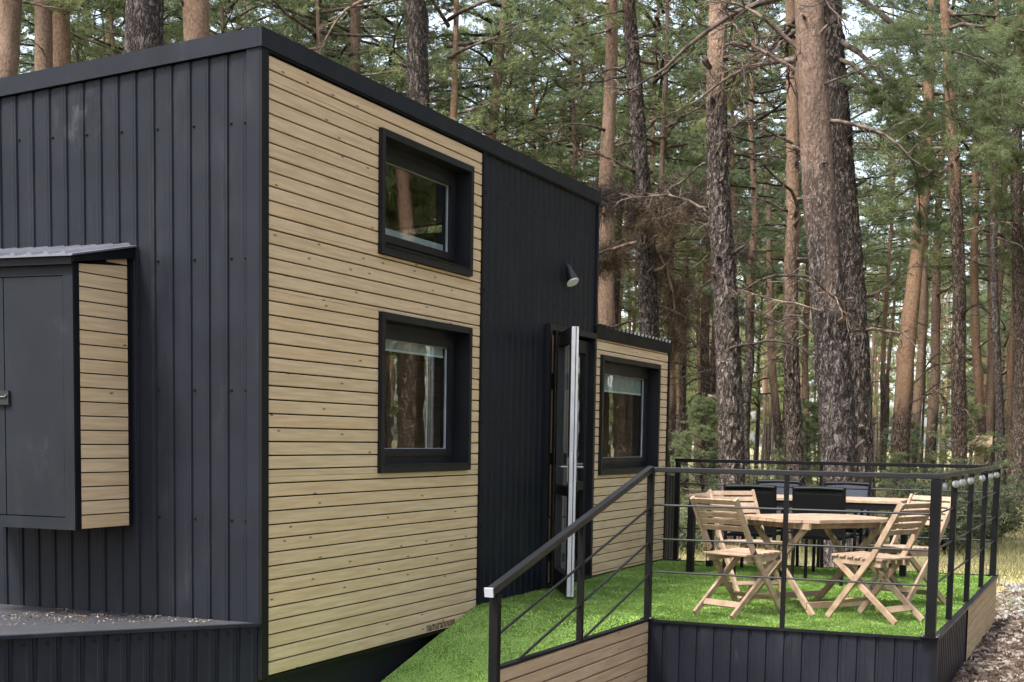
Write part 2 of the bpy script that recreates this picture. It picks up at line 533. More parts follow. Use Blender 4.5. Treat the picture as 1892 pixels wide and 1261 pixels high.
def tube_vf(pts, radii, sides=6, base=0, cap=True):
    pts = np.asarray(pts, float); radii = np.asarray(radii, float); n = len(pts)
    tan = np.gradient(pts, axis=0)
    tan /= np.linalg.norm(tan, axis=1)[:, None] + 1e-9
    ref = np.array([0, 0, 1.0]) if abs(tan[0, 2]) < 0.9 else np.array([1.0, 0, 0])
    s = np.cross(tan, ref); s /= np.linalg.norm(s, axis=1)[:, None] + 1e-9
    u = np.cross(tan, s)
    a = np.arange(sides) * 2 * np.pi / sides
    v = pts[:, None, :] + radii[:, None, None] * (np.cos(a)[None, :, None] * s[:, None, :] + np.sin(a)[None, :, None] * u[:, None, :])
    v = v.reshape(-1, 3)
    i = np.arange(n - 1)[:, None] * sides; j = np.arange(sides)[None, :]; k = (j + 1) % sides
    q = np.stack([i + j, i + k, i + sides + k, i + sides + j], -1).reshape(-1, 4)
    tr = np.concatenate([q[:, [0, 1, 2]], q[:, [0, 2, 3]]]) + base
    if cap:
        c0 = [(0, x + 1, x) for x in range(1, sides - 1)]
        o = (n - 1) * sides
        c1 = [(o, o + x, o + x + 1) for x in range(1, sides - 1)]
        tr = np.concatenate([tr, np.array(c0 + c1) + base])
    return v, tr

def tube(name, pts, r, material, parent=None, sides=10, **kw):
    rr = r if hasattr(r, '__len__') else [r] * len(pts)
    v, t = tube_vf(pts, rr, sides)
    me = tri_mesh(name, v, t, [material])
    me.polygons.foreach_set("use_smooth", np.ones(len(me.polygons), dtype=bool))
    me.set_sharp_from_angle(angle=R(40))
    return obj(name, me, parent, **kw)

def plank(o, u, v, n, length, height, thick, material, parent, name="plank", ch=0.003, top_drop=0.0):
    """board with eased front edges; o = back lower corner, u = along, v = up, n = outwards; top_drop lowers the far end's top"""
    o, u, v, n = Vector(o), Vector(u), Vector(v), Vector(n)
    def sec(h):
        return [(0, 0), (0, thick - ch), (ch, thick), (h - ch, thick), (h, thick - ch), (h, 0)]
    A = [o + v * a + n * b for a, b in sec(height)]
    B = [o + u * length + v * a + n * b for a, b in sec(max(height - top_drop, 0.008))]
    k = 6
    f = [tuple(range(k)), tuple(range(2 * k - 1, k - 1, -1))] + [(i, k + i, k + (i + 1) % k, (i + 1) % k) for i in range(k)]
    me = mesh(name, A + B, f, material)
    return obj(name, me, parent)

def strip(o, u, n, z0, zt0, zt1, pitch, material, parent, depth=0.011, groove=0.013):
    """one profiled sheet strip: a flat pan that ends in a folded groove; u along the wall, n outwards"""
    o, u, n = Vector(o), Vector(u), Vector(n)
    g, e = groove / 2, 0.007
    prof = [(0, -depth), (g, -depth), (g + e, 0), (g + e + 0.012, 0.0), (g + e + 0.016, 0.0022), (g + e + 0.030, 0.0022), (g + e + 0.034, 0.0),
            (pitch - g - e, 0), (pitch - g, -depth), (pitch, -depth)]
    V, F = [], []
    for a, b in prof:
        zt = zt0 + (zt1 - zt0) * a / pitch
        p = o + u * a + n * b
        V.append(Vector((p.x, p.y, z0))); V.append(Vector((p.x, p.y, zt)))
    for i in range(len(prof) - 1):
        F.append((2 * i, 2 * i + 2, 2 * i + 3, 2 * i + 1))
    me = mesh("metal_panel", V, F, material)
    return obj("metal_panel", me, parent)

def ring(name, x0, x1, z0, z1, w, y0, y1, material, parent):
    """picture-frame solid in the XZ plane, front at y0, back at y1"""
    o = [(x0, z0), (x1, z0), (x1, z1), (x0, z1)]
    i = [(x0 + w, z0 + w), (x1 - w, z0 + w), (x1 - w, z1 - w), (x0 + w, z1 - w)]
    V = [(x, y0, z) for x, z in o] + [(x, y0, z) for x, z in i] + [(x, y1, z) for x, z in o] + [(x, y1, z) for x, z in i]
    F = []
    for k in range(4):
        j = (k + 1) % 4
        F += [(k, j, 4 + j, 4 + k), (8 + j, 8 + k, 12 + k, 12 + j), (j, k, 8 + k, 8 + j), (4 + k, 4 + j, 12 + j, 12 + k)]
    return obj(name, mesh(name, V, F, material), parent)

def copy_tree(o, parent=None):
    c = o.copy()
    COL.objects.link(c)
    c.parent = parent
    for ch in o.children:
        copy_tree(ch, c)
    return c

# ------------------------------------------------------------------ ground
def ground():
    n = 120
    xs = np.concatenate([np.linspace(-400, -30, 12), np.linspace(-26, 90, n), np.linspace(100, 500, 16)])
    ys = np.concatenate([np.linspace(-400, -45, 12), np.linspace(-40, 60, n), np.linspace(70, 500, 16)])
    X, Y = np.meshgrid(xs, ys, indexing='ij')
    Z = 0.10 * np.sin(X * 0.21 + 1.0) * np.cos(Y * 0.17) + 0.06 * np.sin(X * 0.53 + Y * 0.41) + rng.normal(0, 0.025, X.shape)
    near = np.clip((np.hypot(X - 3, Y + 1) - 9) / 10, 0, 1)
    Z = Z * near
    V = np.stack([X, Y, Z], -1).reshape(-1, 3)
    k = len(ys)
    i, j = np.meshgrid(np.arange(len(xs) - 1), np.arange(k - 1), indexing='ij')
    a = (i * k + j).ravel()
    T = np.concatenate([np.stack([a, a + k, a + k + 1], -1), np.stack([a, a + k + 1, a + 1], -1)])
    me = tri_mesh("ground", V, T, [GROUND], smooth=np.ones(len(T), bool))
    obj("ground", me, kind="structure", label="forest floor of dry grass and needle litter")
ground()

# ------------------------------------------------------------------ the house
DZ = 0.496           # deck surface
P = 0.08             # board pitch
W = 2.5              # house width
SL = 0.077           # fall of the roof towards the back
house = thing("tiny_house", (0, 0, 0), "tiny house on a trailer clad in pale larch boards and anthracite sheet", "tiny house")

def cells(name, x_cuts, z_cuts, holes, y0, y1, material, parent):
    """solid wall sheet in the XZ plane with rectangular openings left free"""
    V, F = [], []
    for xa, xb in zip(x_cuts, x_cuts[1:]):
        for za, zb in zip(z_cuts, z_cuts[1:]):
            cx, cz = (xa + xb) / 2, (za + zb) / 2
            if any(h[0] < cx < h[1] and h[2] < cz < h[3] for h in holes):
                continue
            v, f = box_vf((xa, y0, za), (xb, y1, zb))
            b = len(V)
            V += v
            F += [tuple(b + k for k in q) for q in f]
    return obj(name, mesh(name, V, F, material), parent)

WIN = [(1.395, 2.838, 2.967, 3.760), (1.410, 2.846, 1.541, 2.590), (5.815, 7.668, 1.450, 2.566)]
DOOR = (4.43, 5.615, DZ - 0.02, 2.745)
cells("wall_core", [0.01, 1.395, 1.41, 2.838, 2.846, 4.43, 5.615, 5.66], [0.38, 0.476, 1.541, 2.59, 2.745, 2.967, 3.76, 3.93],
      [WIN[0], WIN[1], DOOR], 0.008, 0.07, BLACK, house)
cells("cabin_core", [5.662, 5.815, 7.668, 8.02], [0.38, 1.45, 2.566, 2.74], [WIN[2]], 0.008, 0.07, BLACK, house)
# inside: floor, linings, ceiling
box("inside_floor", (0.05, 0.08, 0.40), (8.0, 2.44, 0.45), LINING, house)
box("inside_lining", (0.03, 2.40, 0.45), (8.0, 2.44, 3.6), LINING, house)
box("inside_end", (0.02, 0.08, 0.45), (0.05, 2.40, 3.70), LINING, house)
box("inside_partition", (3.3, 0.9, 0.45), (3.36, 2.39, 3.70), LINING, house)
box("inside_far_end", (7.96, 0.08, 0.45), (8.0, 2.40, 2.70), LINING, house)
box("loft_floor", (0.05, 0.09, 2.66), (3.2, 2.39, 2.74), LINING, house)
box("kitchen_counter", (1.2, 1.8, 0.45), (3.2, 2.39, 1.35), LINING, house)
box("back_wall", (0.0, 2.45, 0.38), (8.02, 2.5, 2.70), METAL, house)
box("upper_back_wall", (0.0, 2.452, 2.702), (5.66, 2.498, 3.72), METAL, house)
box("end_core", (0.012, 0.08, 0.38), (0.018, 2.45, 3.70), BLACK, house)
box("step_wall", (5.63, 0.08, 2.70), (5.66, 2.44, 3.72), METAL, house)
box("far_end_wall", (8.005, 0.075, 0.38), (8.018, 2.44, 2.68), METAL, house)

# roofs: slabs that fall towards the back
def roof_slab(name, x0, x1, y0, y1, z, th, material):
    pr = [(0, y0, z - SL * y0), (0, y1, z - SL * y1), (0, y1, z - th - SL * y1), (0, y0, z - th - SL * y0)]
    return prism(name, pr, (x0, 0, 0), (x1, 0, 0), material, house)
roof = roof_slab("roof", 0.0, 5.66, 0.0, 2.5, 4.005, 0.07, METAL)
def fascia(p, q, h, th, side, nm="fascia"):
    return beam(nm, p, q, h, th, TRIMF, house, side=(0, 0, 1))
TRIMF = METAL
# long side flashing, end flashing (sloping), far side flashing
box("fascia", (-0.028, -0.030, 3.922), (5.69, -0.004, 4.028), TRIMF, house)
def end_fascia(x0, x1, y0, y1, zb, zt):
    pr = [(0, y0, zt - SL * y0), (0, y1, zt - SL * y1), (0, y1, zb - SL * y1), (0, y0, zb - SL * y0)]
    prism("fascia", pr, (x0, 0, 0), (x1, 0, 0), TRIMF, house)
end_fascia(-0.0285, -0.004, -0.0035, 2.53, 3.920, 4.026)
end_fascia(5.664, 5.692, -0.0035, 2.53, 3.920, 4.024)
box("drip_edge", (-0.022, -0.022, 3.910), (5.68, -0.006, 3.9215), TRIM, house)
# cabin roof of profiled sheet with a wavy edge
crs = roof_slab("cabin_roof", 5.69, 8.06, -0.01, 2.5, 2.815, 0.06, TRIM)
box("cabin_fascia", (5.645, -0.032, 2.712), (8.075, -0.006, 2.818), TRIM, house)
for k in range(20):
    x = 5.72 + k * 0.12
    pr = [(0, 0, 0), (0.016, 0, 0.028), (0.046, 0, 0.028), (0.062, 0, 0)]
    prism("roof_rib", [(a + x, b, c) for a, b, c in pr], (0, -0.036, 2.8185), (0, 2.5, 2.8185 - SL * 2.536), TRIM, crs)

# corner flashings
box("corner_trim", (-0.016, -0.0030, 0.375), (-0.002, 0.078, 3.918), METAL, house)
box("corner_trim", (-0.0162, -0.024, 0.372), (0.058, -0.0032, 3.916), TRIM, house)
box("corner_trim", (3.042, -0.026, 0.40), (3.072, 0.006, 3.908), TRIM, house)
box("corner_trim", (5.640, -0.024, 2.83), (5.672, 0.006, 3.908), METAL, house)
box("corner_trim", (8.003, -0.028, 0.38), (8.045, 0.07, 2.711), TRIM, house)
box("jamb_trim", (5.617, -0.020, DZ), (5.655, 0.006, 2.711), TRIM, house)
box("bottom_rail", (0.058, -0.012, 0.362), (3.04, 0.006, 0.376), TRIM, house)

# larch boards of the tall wall and of the low cabin
def boards(x0, x1, ztop, zline0, kmax, zbot, holes, material, parent):
    rows = [(zline0 + 0.004, ztop)] + [(zline0 - P * (k + 1) + 0.0041, zline0 - P * k - 0.0041) for k in range(kmax)]
    for za, zb in rows:
        za = max(za, zbot)
        if zb - za < 0.008:
            continue
        segs = [(x0, x1)]
        zs = [(za, zb, segs)]
        for h in holes:
            new = []
            for a, b, sg in zs:
                if b <= h[2] or a >= h[3]:
                    new.append((a, b, sg)); continue
                cut = []
                for s0, s1 in sg:
                    if h[1] <= s0 or h[0] >= s1:
                        cut.append((s0, s1))
                    else:
                        if h[0] - s0 > 0.02: cut.append((s0, h[0]))
                        if s1 - h[1] > 0.02: cut.append((h[1], s1))
                lo, hi = max(a, h[2]), min(b, h[3])
                if lo - a > 0.012: new.append((a, lo, sg))
                new.append((lo, hi, cut))
                if b - hi > 0.012: new.append((hi, b, sg))
            zs = new
        for a, b, sg in zs:
            for s0, s1 in sg:
                t = 0.018 + random.uniform(-0.0012, 0.0012)
                plank((s0, 0.006, a), (1, 0, 0), (0, 0, 1), (0, -1, 0), s1 - s0, b - a, t, material, parent)
g = 0.004
H1 = [(w[0] - g, w[1] + g, w[2] - g, w[3] + g) for w in WIN]
boards(0.062, 3.038, 3.906, 3.900, 44, 0.379, H1[:2], WOOD, house)
boards(5.660, 8.000, 2.708, 2.6907, 28, DZ + 0.012, H1[2:], WOOD, house)

# profiled sheet on the end wall
YL = 0.201 - 0.125
k = 0
while True:
    y0 = YL + 0.125 * k
    if y0 > 2.42: break
    y1 = min(y0 + 0.125, 2.46)
    strip((-0.002, y0, 0), (0, 1, 0), (-1, 0, 0), 0.40, 3.915 - SL * y0, 3.915 - SL * y1, y1 - y0, METAL, house)
    k += 1
box("corner_trim", (-0.016, 2.44, 0.375), (0.0, 2.52, 3.725), METAL, house)
# profiled sheet on the long side around the door
k = 0
while True:
    x0 = 3.073 + 0.125 * k
    if x0 > 5.60: break
    x1 = min(x0 + 0.125, 5.64)
    parts = []
    if x1 <= DOOR[0] or x0 >= DOOR[1]:
        zb = DZ
    else:
        zb = DOOR[3] + 0.004
    if x0 < DOOR[0] < x1 and zb > 1:
        strip((x0, -0.004, 0), (1, 0, 0), (0, -1, 0), DZ, DOOR[3] + 0.004, DOOR[3] + 0.004, DOOR[0] - x0, METAL, house, 0.008, 0.008)
    strip((x0, -0.004, 0), (1, 0, 0), (0, -1, 0), zb, 3.912, 3.912, x1 - x0, METAL, house)
    k += 1

# hexagon screws
def bolt_mesh(n):
    n = Vector(n)
    a = Vector((0, 0, 1)); b = n.cross(a)
    V, F = [], []
    for r, d in ((0.011, 0.0), (0.011, 0.002), (0.0065, 0.003), (0.006, 0.009)):
        for i in range(6):
            t = i * math.pi / 3
            V.append((a * math.cos(t) + b * math.sin(t)) * r + n * d)
    for l in range(3):
        for i in range(6):
            j = (i + 1) % 6
            F.append((l * 6 + i, l * 6 + j, l * 6 + 6 + j, l * 6 + 6 + i))
    F.append(tuple(range(18, 24)))
    return mesh("screw", V, F, TRIM)
BM = {(-1, 0, 0): bolt_mesh((-1, 0, 0)), (0, -1, 0): bolt_mesh((0, -1, 0))}
for z in (3.521, 2.774, 2.031, 1.286):
    for i in range(-1, 9):
        y = 0.188 + 0.25 * i
        if i == -1: y = 0.092
        if 0.86 < y < 1.9 and 1.2 < z < 2.85: continue
        obj("screw", BM[(-1, 0, 0)], house, (-0.003, y, z))
for z in (3.62, 2.90, 1.9, 1.1):
    for i in range(10):
        x = 3.13 + 0.25 * i
        if x > DOOR[0] - 0.02 and z < 2.8: continue
        if x > 5.6: continue
        obj("screw", BM[(0, -1, 0)], house, (x, -0.004, z))

# windows
def window(w, blind):
    x0, x1, z0, z1 = w
    c = ring("window", x0, x1, z0, z1, 0.045, -0.040, 0.10, FRAME, house)
    ring("frame", x0 + 0.046, x1 - 0.046, z0 + 0.046, z1 - 0.046, 0.062, 0.085, 0.15, FRAME, c)
    ring("sash", x0 + 0.105, x1 - 0.105, z0 + 0.105, z1 - 0.105, 0.050, 0.070, 0.145, FRAME, c)
    ring("gasket", x0 + 0.152, x1 - 0.152, z0 + 0.152, z1 - 0.152, 0.007, 0.098, 0.116, CAPGREY, c)
    box("pane", (x0 + 0.1545, 0.104, z0 + 0.1545), (x1 - 0.1545, 0.110, z1 - 0.1545), GLASS, c)
    box("sill", (x0 + 0.046, -0.048, z0 + 0.046), (x1 - 0.046, 0.086, z0 + 0.052), FRAME, c)
    if blind == 'low':
        box("inner_sill", (x0 + 0.12, 0.135, z0 + 0.10), (x1 - 0.12, 0.16, z0 + 0.215), BLIND, c)
    if blind == 'cord':
        box("blind", (x0 + 0.13, 0.130, z1 - 0.215), (x1 - 0.13, 0.140, z1 - 0.12), BLIND, c)
        box("blind_bar", (x0 + 0.13, 0.126, z1 - 0.228), (x1 - 0.13, 0.146, z1 - 0.215), WHITE, c)
        tube("blind_cord", [(x1 - 0.36, 0.16, z1 - 0.2), (x1 - 0.365, 0.155, z1 - 0.5), (x1 - 0.36, 0.16, z0 + 0.15)], 0.007, WHITE, c, 6)
    if blind == 'roller':
        box("blind", (x0 + 0.13, 0.130, z1 - 0.305), (x1 - 0.13, 0.140, z1 - 0.12), BLIND, c)
        box("blind_bar", (x0 + 0.13, 0.126, z1 - 0.322), (x1 - 0.13, 0.146, z1 - 0.305), WHITE, c)
    return c
window(WIN[0], 'low')
window(WIN[1], 'cord')
window(WIN[2], 'roller')

# door: frame, narrow strip standing in for the lit interior, one leaf swung right open, the other shut
dx0, dx1, dz0, dz1 = DOOR
df = ring("door_frame", dx0, dx1, dz0, dz1, 0.05, -0.045, 0.07, FRAME, house)
box("mullion", (dx0 + 0.165, -0.035, dz0 + 0.05), (dx0 + 0.205, 0.06, dz1 - 0.05), FRAME, df)
for za, zb in ((0.54, 0.72), (0.80, 1.10), (1.12, 1.56), (1.66, 2.20), (2.34, 2.66)):
    box("lit_interior_board", (dx0 + 0.052, -0.012, za), (dx0 + 0.163, 0.016, zb), LINING, df)  # added boards that imitate the warm lit room inside
box("interior_strip_back", (dx0 + 0.051, 0.017, dz0 + 0.051), (dx0 + 0.1645, 0.03, dz1 - 0.051), BLACK, df)  # dark breaks between the stand-in boards

def leaf(name, width, hinge, ang, thick=0.058):
    """door leaf in its own frame: x from the hinge, y thickness, z up"""
    z0, z1 = DZ + 0.028, dz1 - 0.080
    st = 0.105
    V, F = [], []
    for a, b in (((0, 0, z0), (st, thick, z1)), ((width - st, 0, z0), (width - 0.012, thick, z1)), ((st, 0.001, z0), (width - st, thick - 0.001, z0 + 0.16)),
                 ((st, 0.001, z1 - 0.11), (width - st, thick - 0.001, z1)), ((st, 0.0012, 1.32), (width - st, thick - 0.0012, 1.40))):
        v, f = box_vf(a, b); n = len(V); V += v; F += [tuple(n + q for q in x) for x in f]
    o = obj(name, mesh(name, V, F, FRAME), house)
    box("leaf_edge", (width - 0.0118, 0.002, z0 + 0.002), (width, thick - 0.002, z1 - 0.002), DOOREDGE, o)
    box("seal", (width - 0.004, thick * 0.55, z0 + 0.004), (width + 0.003, thick * 0.55 + 0.006, z1 - 0.004), RUBBER, o)
    box("strike", (width - 0.004, thick * 0.2, 1.40), (width + 0.002, thick * 0.42, 1.68), STEEL, o)
    box("pane", (st + 0.001, 0.03, z0 + 0.161), (width - st - 0.001, 0.036, 1.319), GLASS, o)
    box("pane", (st + 0.001, 0.03, 1.401), (width - st - 0.001, 0.036, z1 - 0.111), GLASS, o)
    for s, y in ((-1, -0.001), (1, thick + 0.001)):
        v = [(width - 0.055, y, 1.56), (width - 0.055, y + s * 0.055, 1.56)]
        tube("handle", [v[0], v[1], (width - 0.085, y + s * 0.062, 1.56), (width - 0.19, y + s * 0.062, 1.56)], 0.009, HANDLE, o, 8)
        box("handle_plate", (width - 0.070, y, 1.44), (width - 0.040, y + s * 0.008, 1.64), HANDLE, o)
    o.location = hinge
    o.rotation_euler = (0, 0, ang)
    return o
leaf("door_leaf", 0.95, (4.565, -0.052, 0), math.atan2(-0.468, -0.882))
leaf("door_leaf", 0.515, (5.563, 0.06, 0), math.pi)
for z in (0.75, 1.7, 2.5):
    tube("hinge", [(4.572, -0.050, z), (4.572, -0.050, z + 0.09)], 0.011, FRAME, df, 8)

# black skirt under the floor
box("skirt", (0.10, 0.10, 0.0), (7.98, 2.4, 0.40), SKIRT, house)

# cover over the drawbar: level top, sheet-clad sides
ZT = 0.700
apex = (-1.62, 1.26)
A0, A1 = (-0.012, -0.006), (-0.012, 2.50)
V = [(A0[0], A0[1] + 0.03, ZT), (apex[0] + 0.05, apex[1], ZT), (A1[0], A1[1] - 0.03, ZT)]
V += [(x, y, ZT - 0.02) for x, y, z in V]
tongue = obj("tongue_cover", mesh("tongue_cover", V, [(2, 1, 0), (3, 4, 5), (0, 1, 4, 3), (1, 2, 5, 4), (2, 0, 3, 5)], None or plain("weathered_top", (0.030, 0.031, 0.036), 0.55, 0.4)), house)
u = Vector((apex[0] - A0[0], apex[1] - A0[1], 0)); L = u.length; u.normalize()
nrm = Vector((-u.y, u.x, 0)); nrm = nrm if nrm.y < 0 else -nrm
k = 0
while k * 0.125 < L - 0.01:
    a = k * 0.125
    p = Vector((A0[0], A0[1], 0)) + u * a
    w = min(0.125, L - a)
    strip(p, u, nrm, 0.0, ZT - 0.012, ZT - 0.012, w, METAL, tongue, 0.012, 0.016)
    b = obj("screw", BM[(0, -1, 0)], tongue, tuple(p + u * 0.062 + nrm * 0.002 + Vector((0, 0, ZT - 0.05))))
    b.rotation_euler = (0, 0, math.atan2(nrm.y, nrm.x) + math.pi / 2)
    k += 1
pA = Vector((A0[0], A0[1], ZT - 0.008)); pB = Vector((apex[0], apex[1], ZT - 0.008))
beam("edge_trim", pA + nrm * 0.004, pB + nrm * 0.004, 0.018, 0.03, METAL, tongue, side=(0, 0, 1))

# utility box on the end wall
bx0, by0, by1, bz0 = -0.504, 0.879, 1.862, 1.228
ub = obj("utility_box", None, None)
V = [(-0.012, by0 + 0.014, bz0 + 0.01), (bx0 + 0.02, by0 + 0.014, bz0 + 0.01), (bx0 + 0.02, by0 + 0.014, 2.705), (-0.012, by0 + 0.014, 2.79)]
V += [(x, by1 - 0.014, z) for x, y, z in V]
bpy.data.objects.remove(ub)
ub = obj("utility_box", mesh("utility_box", V, [(0, 1, 2, 3), (7, 6, 5, 4), (0, 4, 5, 1), (1, 5, 6, 2), (2, 6, 7, 3), (3, 7, 4, 0)], BLACK), house)
for s, y in ((-1, by0), (1, by1)):
    box("edge_trim", (bx0 - 0.004, y, bz0 - 0.004), (bx0 + 0.038, y - s * 0.016, 2.715), TRIM, ub)
    box("edge_trim", (-0.036, y + s * 0.001, bz0), (-0.0045, y - s * 0.016, 2.795), TRIM, ub)
    k = 0
    while True:
        za = bz0 + 0.004 + P * k
        zb = za + P - 0.0072
        if za > 2.77: break
        zA = min(zb, 2.712); zB = min(zb, 2.785)
        u_, ln = (1, 0, 0), (-0.038) - (bx0 + 0.040)
        lo = bx0 + 0.040
        if zA - za < 0.01:                       # board cut by the roof slope
            lo = -0.215
            zA = za + 0.010
        o3 = (lo, y + (0.002 if s < 0 else -0.002) - s * 0.010 * 0 + (0.012 if s < 0 else -0.012), za)
        V2 = []
        for xx, zt in ((lo, zA), (-0.038, zB)):
            for a, b in ((0, 0), (0, 0.013), (1, 0.013), (1, 0)):
                V2.append((xx, y + (0.014 if s < 0 else -0.014) + s * b * 1.0, za if a == 0 else zt))
        obj("plank", mesh("plank", V2, [(0, 1, 2, 3), (7, 6, 5, 4), (0, 4, 5, 1), (1, 5, 6, 2), (2, 6, 7, 3), (3, 7, 4, 0)], WOOD), ub)
        k += 1
# steel face: frame and two doors
def ring_x(name, y0, y1, z0, z1, w, xf, xb, material, parent):
    o = [(y0, z0), (y1, z0), (y1, z1), (y0, z1)]
    i = [(y0 + w, z0 + w), (y1 - w, z0 + w), (y1 - w, z1 - w), (y0 + w, z1 - w)]
    V = [(xf, y, z) for y, z in o] + [(xf, y, z) for y, z in i] + [(xb, y, z) for y, z in o] + [(xb, y, z) for y, z in i]
    F = []
    for k in range(4):
        j = (k + 1) % 4
        F += [(k, j, 4 + j, 4 + k), (8 + j, 8 + k, 12 + k, 12 + j), (j, k, 8 + k, 8 + j), (4 + k, 4 + j, 12 + j, 12 + k)]
    return obj(name, mesh(name, V, F, material), parent)
ring_x("face_frame", by0 + 0.002, by1 - 0.002, bz0 - 0.002, 2.712, 0.068, bx0 - 0.016, bx0 + 0.018, METAL_DOOR, ub)
ym = (by0 + by1) / 2
for a, b in ((by0 + 0.074, ym - 0.0035), (ym + 0.0035, by1 - 0.074)):
    box("door", (bx0 - 0.012, a, bz0 + 0.072), (bx0 + 0.012, b, 2.640), METAL_DOOR, ub)
for z in (1.5, 1.95, 2.4):
    box("hinge", (bx0 - 0.0175, by0 + 0.070, z), (bx0 - 0.0125, by0 + 0.0745, z + 0.12), METAL_DOOR, ub)
box("latch", (bx0 - 0.030, ym - 0.040, 1.925), (bx0 - 0.0125, ym + 0.075, 2.005), RUBBER, ub)
tube("latch_pin", [(bx0 - 0.036, ym - 0.032, 1.982), (bx0 - 0.036, ym - 0.018, 1.970), (bx0 - 0.036, ym + 0.06, 1.970)], 0.004, HANDLE, ub, 6)
# lean-to roof of the box: sheet with ribs
pr = [(0.0, 0, 2.868), (bx0 - 0.07, 0, 2.752), (bx0 - 0.07, 0, 2.742), (0.0, 0, 2.858)]
br = prism("box_roof", pr, (-0.003, by0 - 0.045, 0), (-0.003, by1 + 0.045, 0), BOXROOF, ub)
pr = [(0.0, 0, 2.858), (bx0 - 0.04, 0, 2.742), (bx0 - 0.04, 0, 2.712), (0.0, 0, 2.792)]
prism("verge", pr, (-0.004, by0 - 0.030, 0), (-0.004, by0 - 0.0015, 0), TRIM, ub)
box("eaves", (bx0 - 0.05, by0 - 0.02, 2.700), (bx0 - 0.03, by1 + 0.02, 2.744), TRIM, ub)
for i in range(9):
    y = by0 + 0.02 + i * 0.118
    pr = [(0, -0.022, 0), (0, -0.010, 0.016), (0, 0.010, 0.016), (0, 0.022, 0)]
    a, b = Vector((-0.006, y, 2.868)), Vector((bx0 - 0.072, y, 2.7525))
    prism("roof_rib", pr, a, b, BOXROOF, ub)

# low sheet-clad cover behind the cabin's far end
rear = box("rear_cover", (8.05, 0.014, 0.0), (8.58, 1.6, 1.375), BLACK, house)
k = 0
while k < 5:
    x0 = 8.047 + 0.11 * k
    strip((x0, 0.010, 0), (1, 0, 0), (0, -1, 0), 0.0, 1.385, 1.385, 0.11, METAL, rear)
    k += 1
for k in range(12):
    strip((8.584, 0.010 + 0.125 * k, 0), (0, 1, 0), (1, 0, 0), 0.0, 1.385, 1.385, 0.125, METAL, rear)
box("cover_top", (8.04, -0.004, 1.385), (8.60, 1.62, 1.398), TRIM, rear)

# maker's lettering on the lowest board
fc = bpy.data.curves.new("lettering", 'FONT')
fc.body = "namurahouse"
fc.size = 0.088
fc.extrude = 0.0006
fc.offset = 0.0012
fo = bpy.data.objects.new("tmp_text", fc)
COL.objects.link(fo)
bpy.context.view_layer.update()
fm = bpy.data.meshes.new_from_object(fo.evaluated_get(bpy.context.evaluated_depsgraph_get()))
bpy.data.objects.remove(fo)
fm.materials.clear(); fm.materials.append(INK)
lt = obj("lettering", fm, house, (2.17, -0.0140, 0.395))
lt.rotation_euler = (R(90), 0, 0)

# ------------------------------------------------------------------ wall lamp
lamp = thing("wall_lamp", (4.875, -0.006, 3.20), "small black cone wall lamp with white lens on the black wall", "lamp")
def cone_lamp():
    V, F = [], []
    prof = [(0.012, 0.085, -0.02), (0.024, 0.06, -0.03), (0.046, -0.03, -0.062), (0.058, -0.075, -0.080)]
    n = 20
    for r, z, y in prof:
        for i in range(n):
            t = 2 * math.pi * i / n
            V.append((r * math.cos(t), y + r * math.sin(t) * 0.9, z - r * math.sin(t) * 0.45))
    for l in range(len(prof) - 1):
        for i in range(n):
            j = (i + 1) % n
            F.append((l * n + i, l * n + j, (l + 1) * n + j, (l + 1) * n + i))
    F.append(tuple(range(n)))
    return mesh("lamp_shade", V, F, RAILTOP, True)
sh = obj("lamp_shade", cone_lamp(), lamp)
sh.rotation_euler = (R(-6), 0, R(-25))
v = [(0.0545 * math.cos(2 * math.pi * i / 20), -0.079 + 0.0545 * math.sin(2 * math.pi * i / 20) * 0.9, -0.072 - 0.0545 * math.sin(2 * math.pi * i / 20) * 0.45) for i in range(20)]
v2 = [(x, y, z - 0.012) for x, y, z in v]
ln_ = obj("lens", mesh("lens", v + v2, [tuple(range(19, -1, -1)), tuple(range(20, 40))] + [(i, (i + 1) % 20, 20 + (i + 1) % 20, 20 + i) for i in range(20)], WHITE), lamp)
ln_.rotation_euler = (R(-6), 0, R(-25))
box("wall_plate", (-0.03, 0.0, -0.05), (0.03, -0.018, 0.10), RUBBER, lamp)

# ------------------------------------------------------------------ deck with ramp and railing
DX0, DX1, DY0 = 2.847, 8.02, -3.45
RX0, RXT = 0.95, 3.02          # foot and head of the ramp
RY = -1.446
deck = thing("deck", (0, 0, 0), "raised deck with black railing, ramp and artificial lawn beside the house", "deck")
V = [(DX0 + 0.02, RY, DZ - 0.03), (DX0 + 0.02, DY0 + 0.02, DZ - 0.03), (DX1 - 0.02, DY0 + 0.02, DZ - 0.03), (DX1 - 0.02, -0.03, DZ - 0.03), (RXT, -0.03, DZ - 0.03), (RXT, RY, DZ - 0.03)]
V += [(x, y, 0.0) for x, y, z in V]
obj("deck_frame", mesh("deck_frame", V, [(5, 4, 3, 2, 1, 0), (6, 7, 8, 9, 10, 11)] + [(i, (i + 1) % 6, 6 + (i + 1) % 6, 6 + i) for i in range(6)], BLACK), deck)
pr = [(RXT, 0, DZ - 0.03), (RX0, 0, -0.03), (RXT, 0, -0.03)]
prism("ramp", pr, (0, -0.03, 0), (0, RY + 0.03, 0), BLACK, deck)
# front: profiled sheet
k = 0
y = RY
while y > DY0 + 0.02:
    w = min(0.125, y - DY0)
    strip((DX0, y, 0), (0, -1, 0), (-1, 0, 0), -0.02, DZ - 0.012, DZ - 0.012, w, METAL, deck)
    y -= 0.125
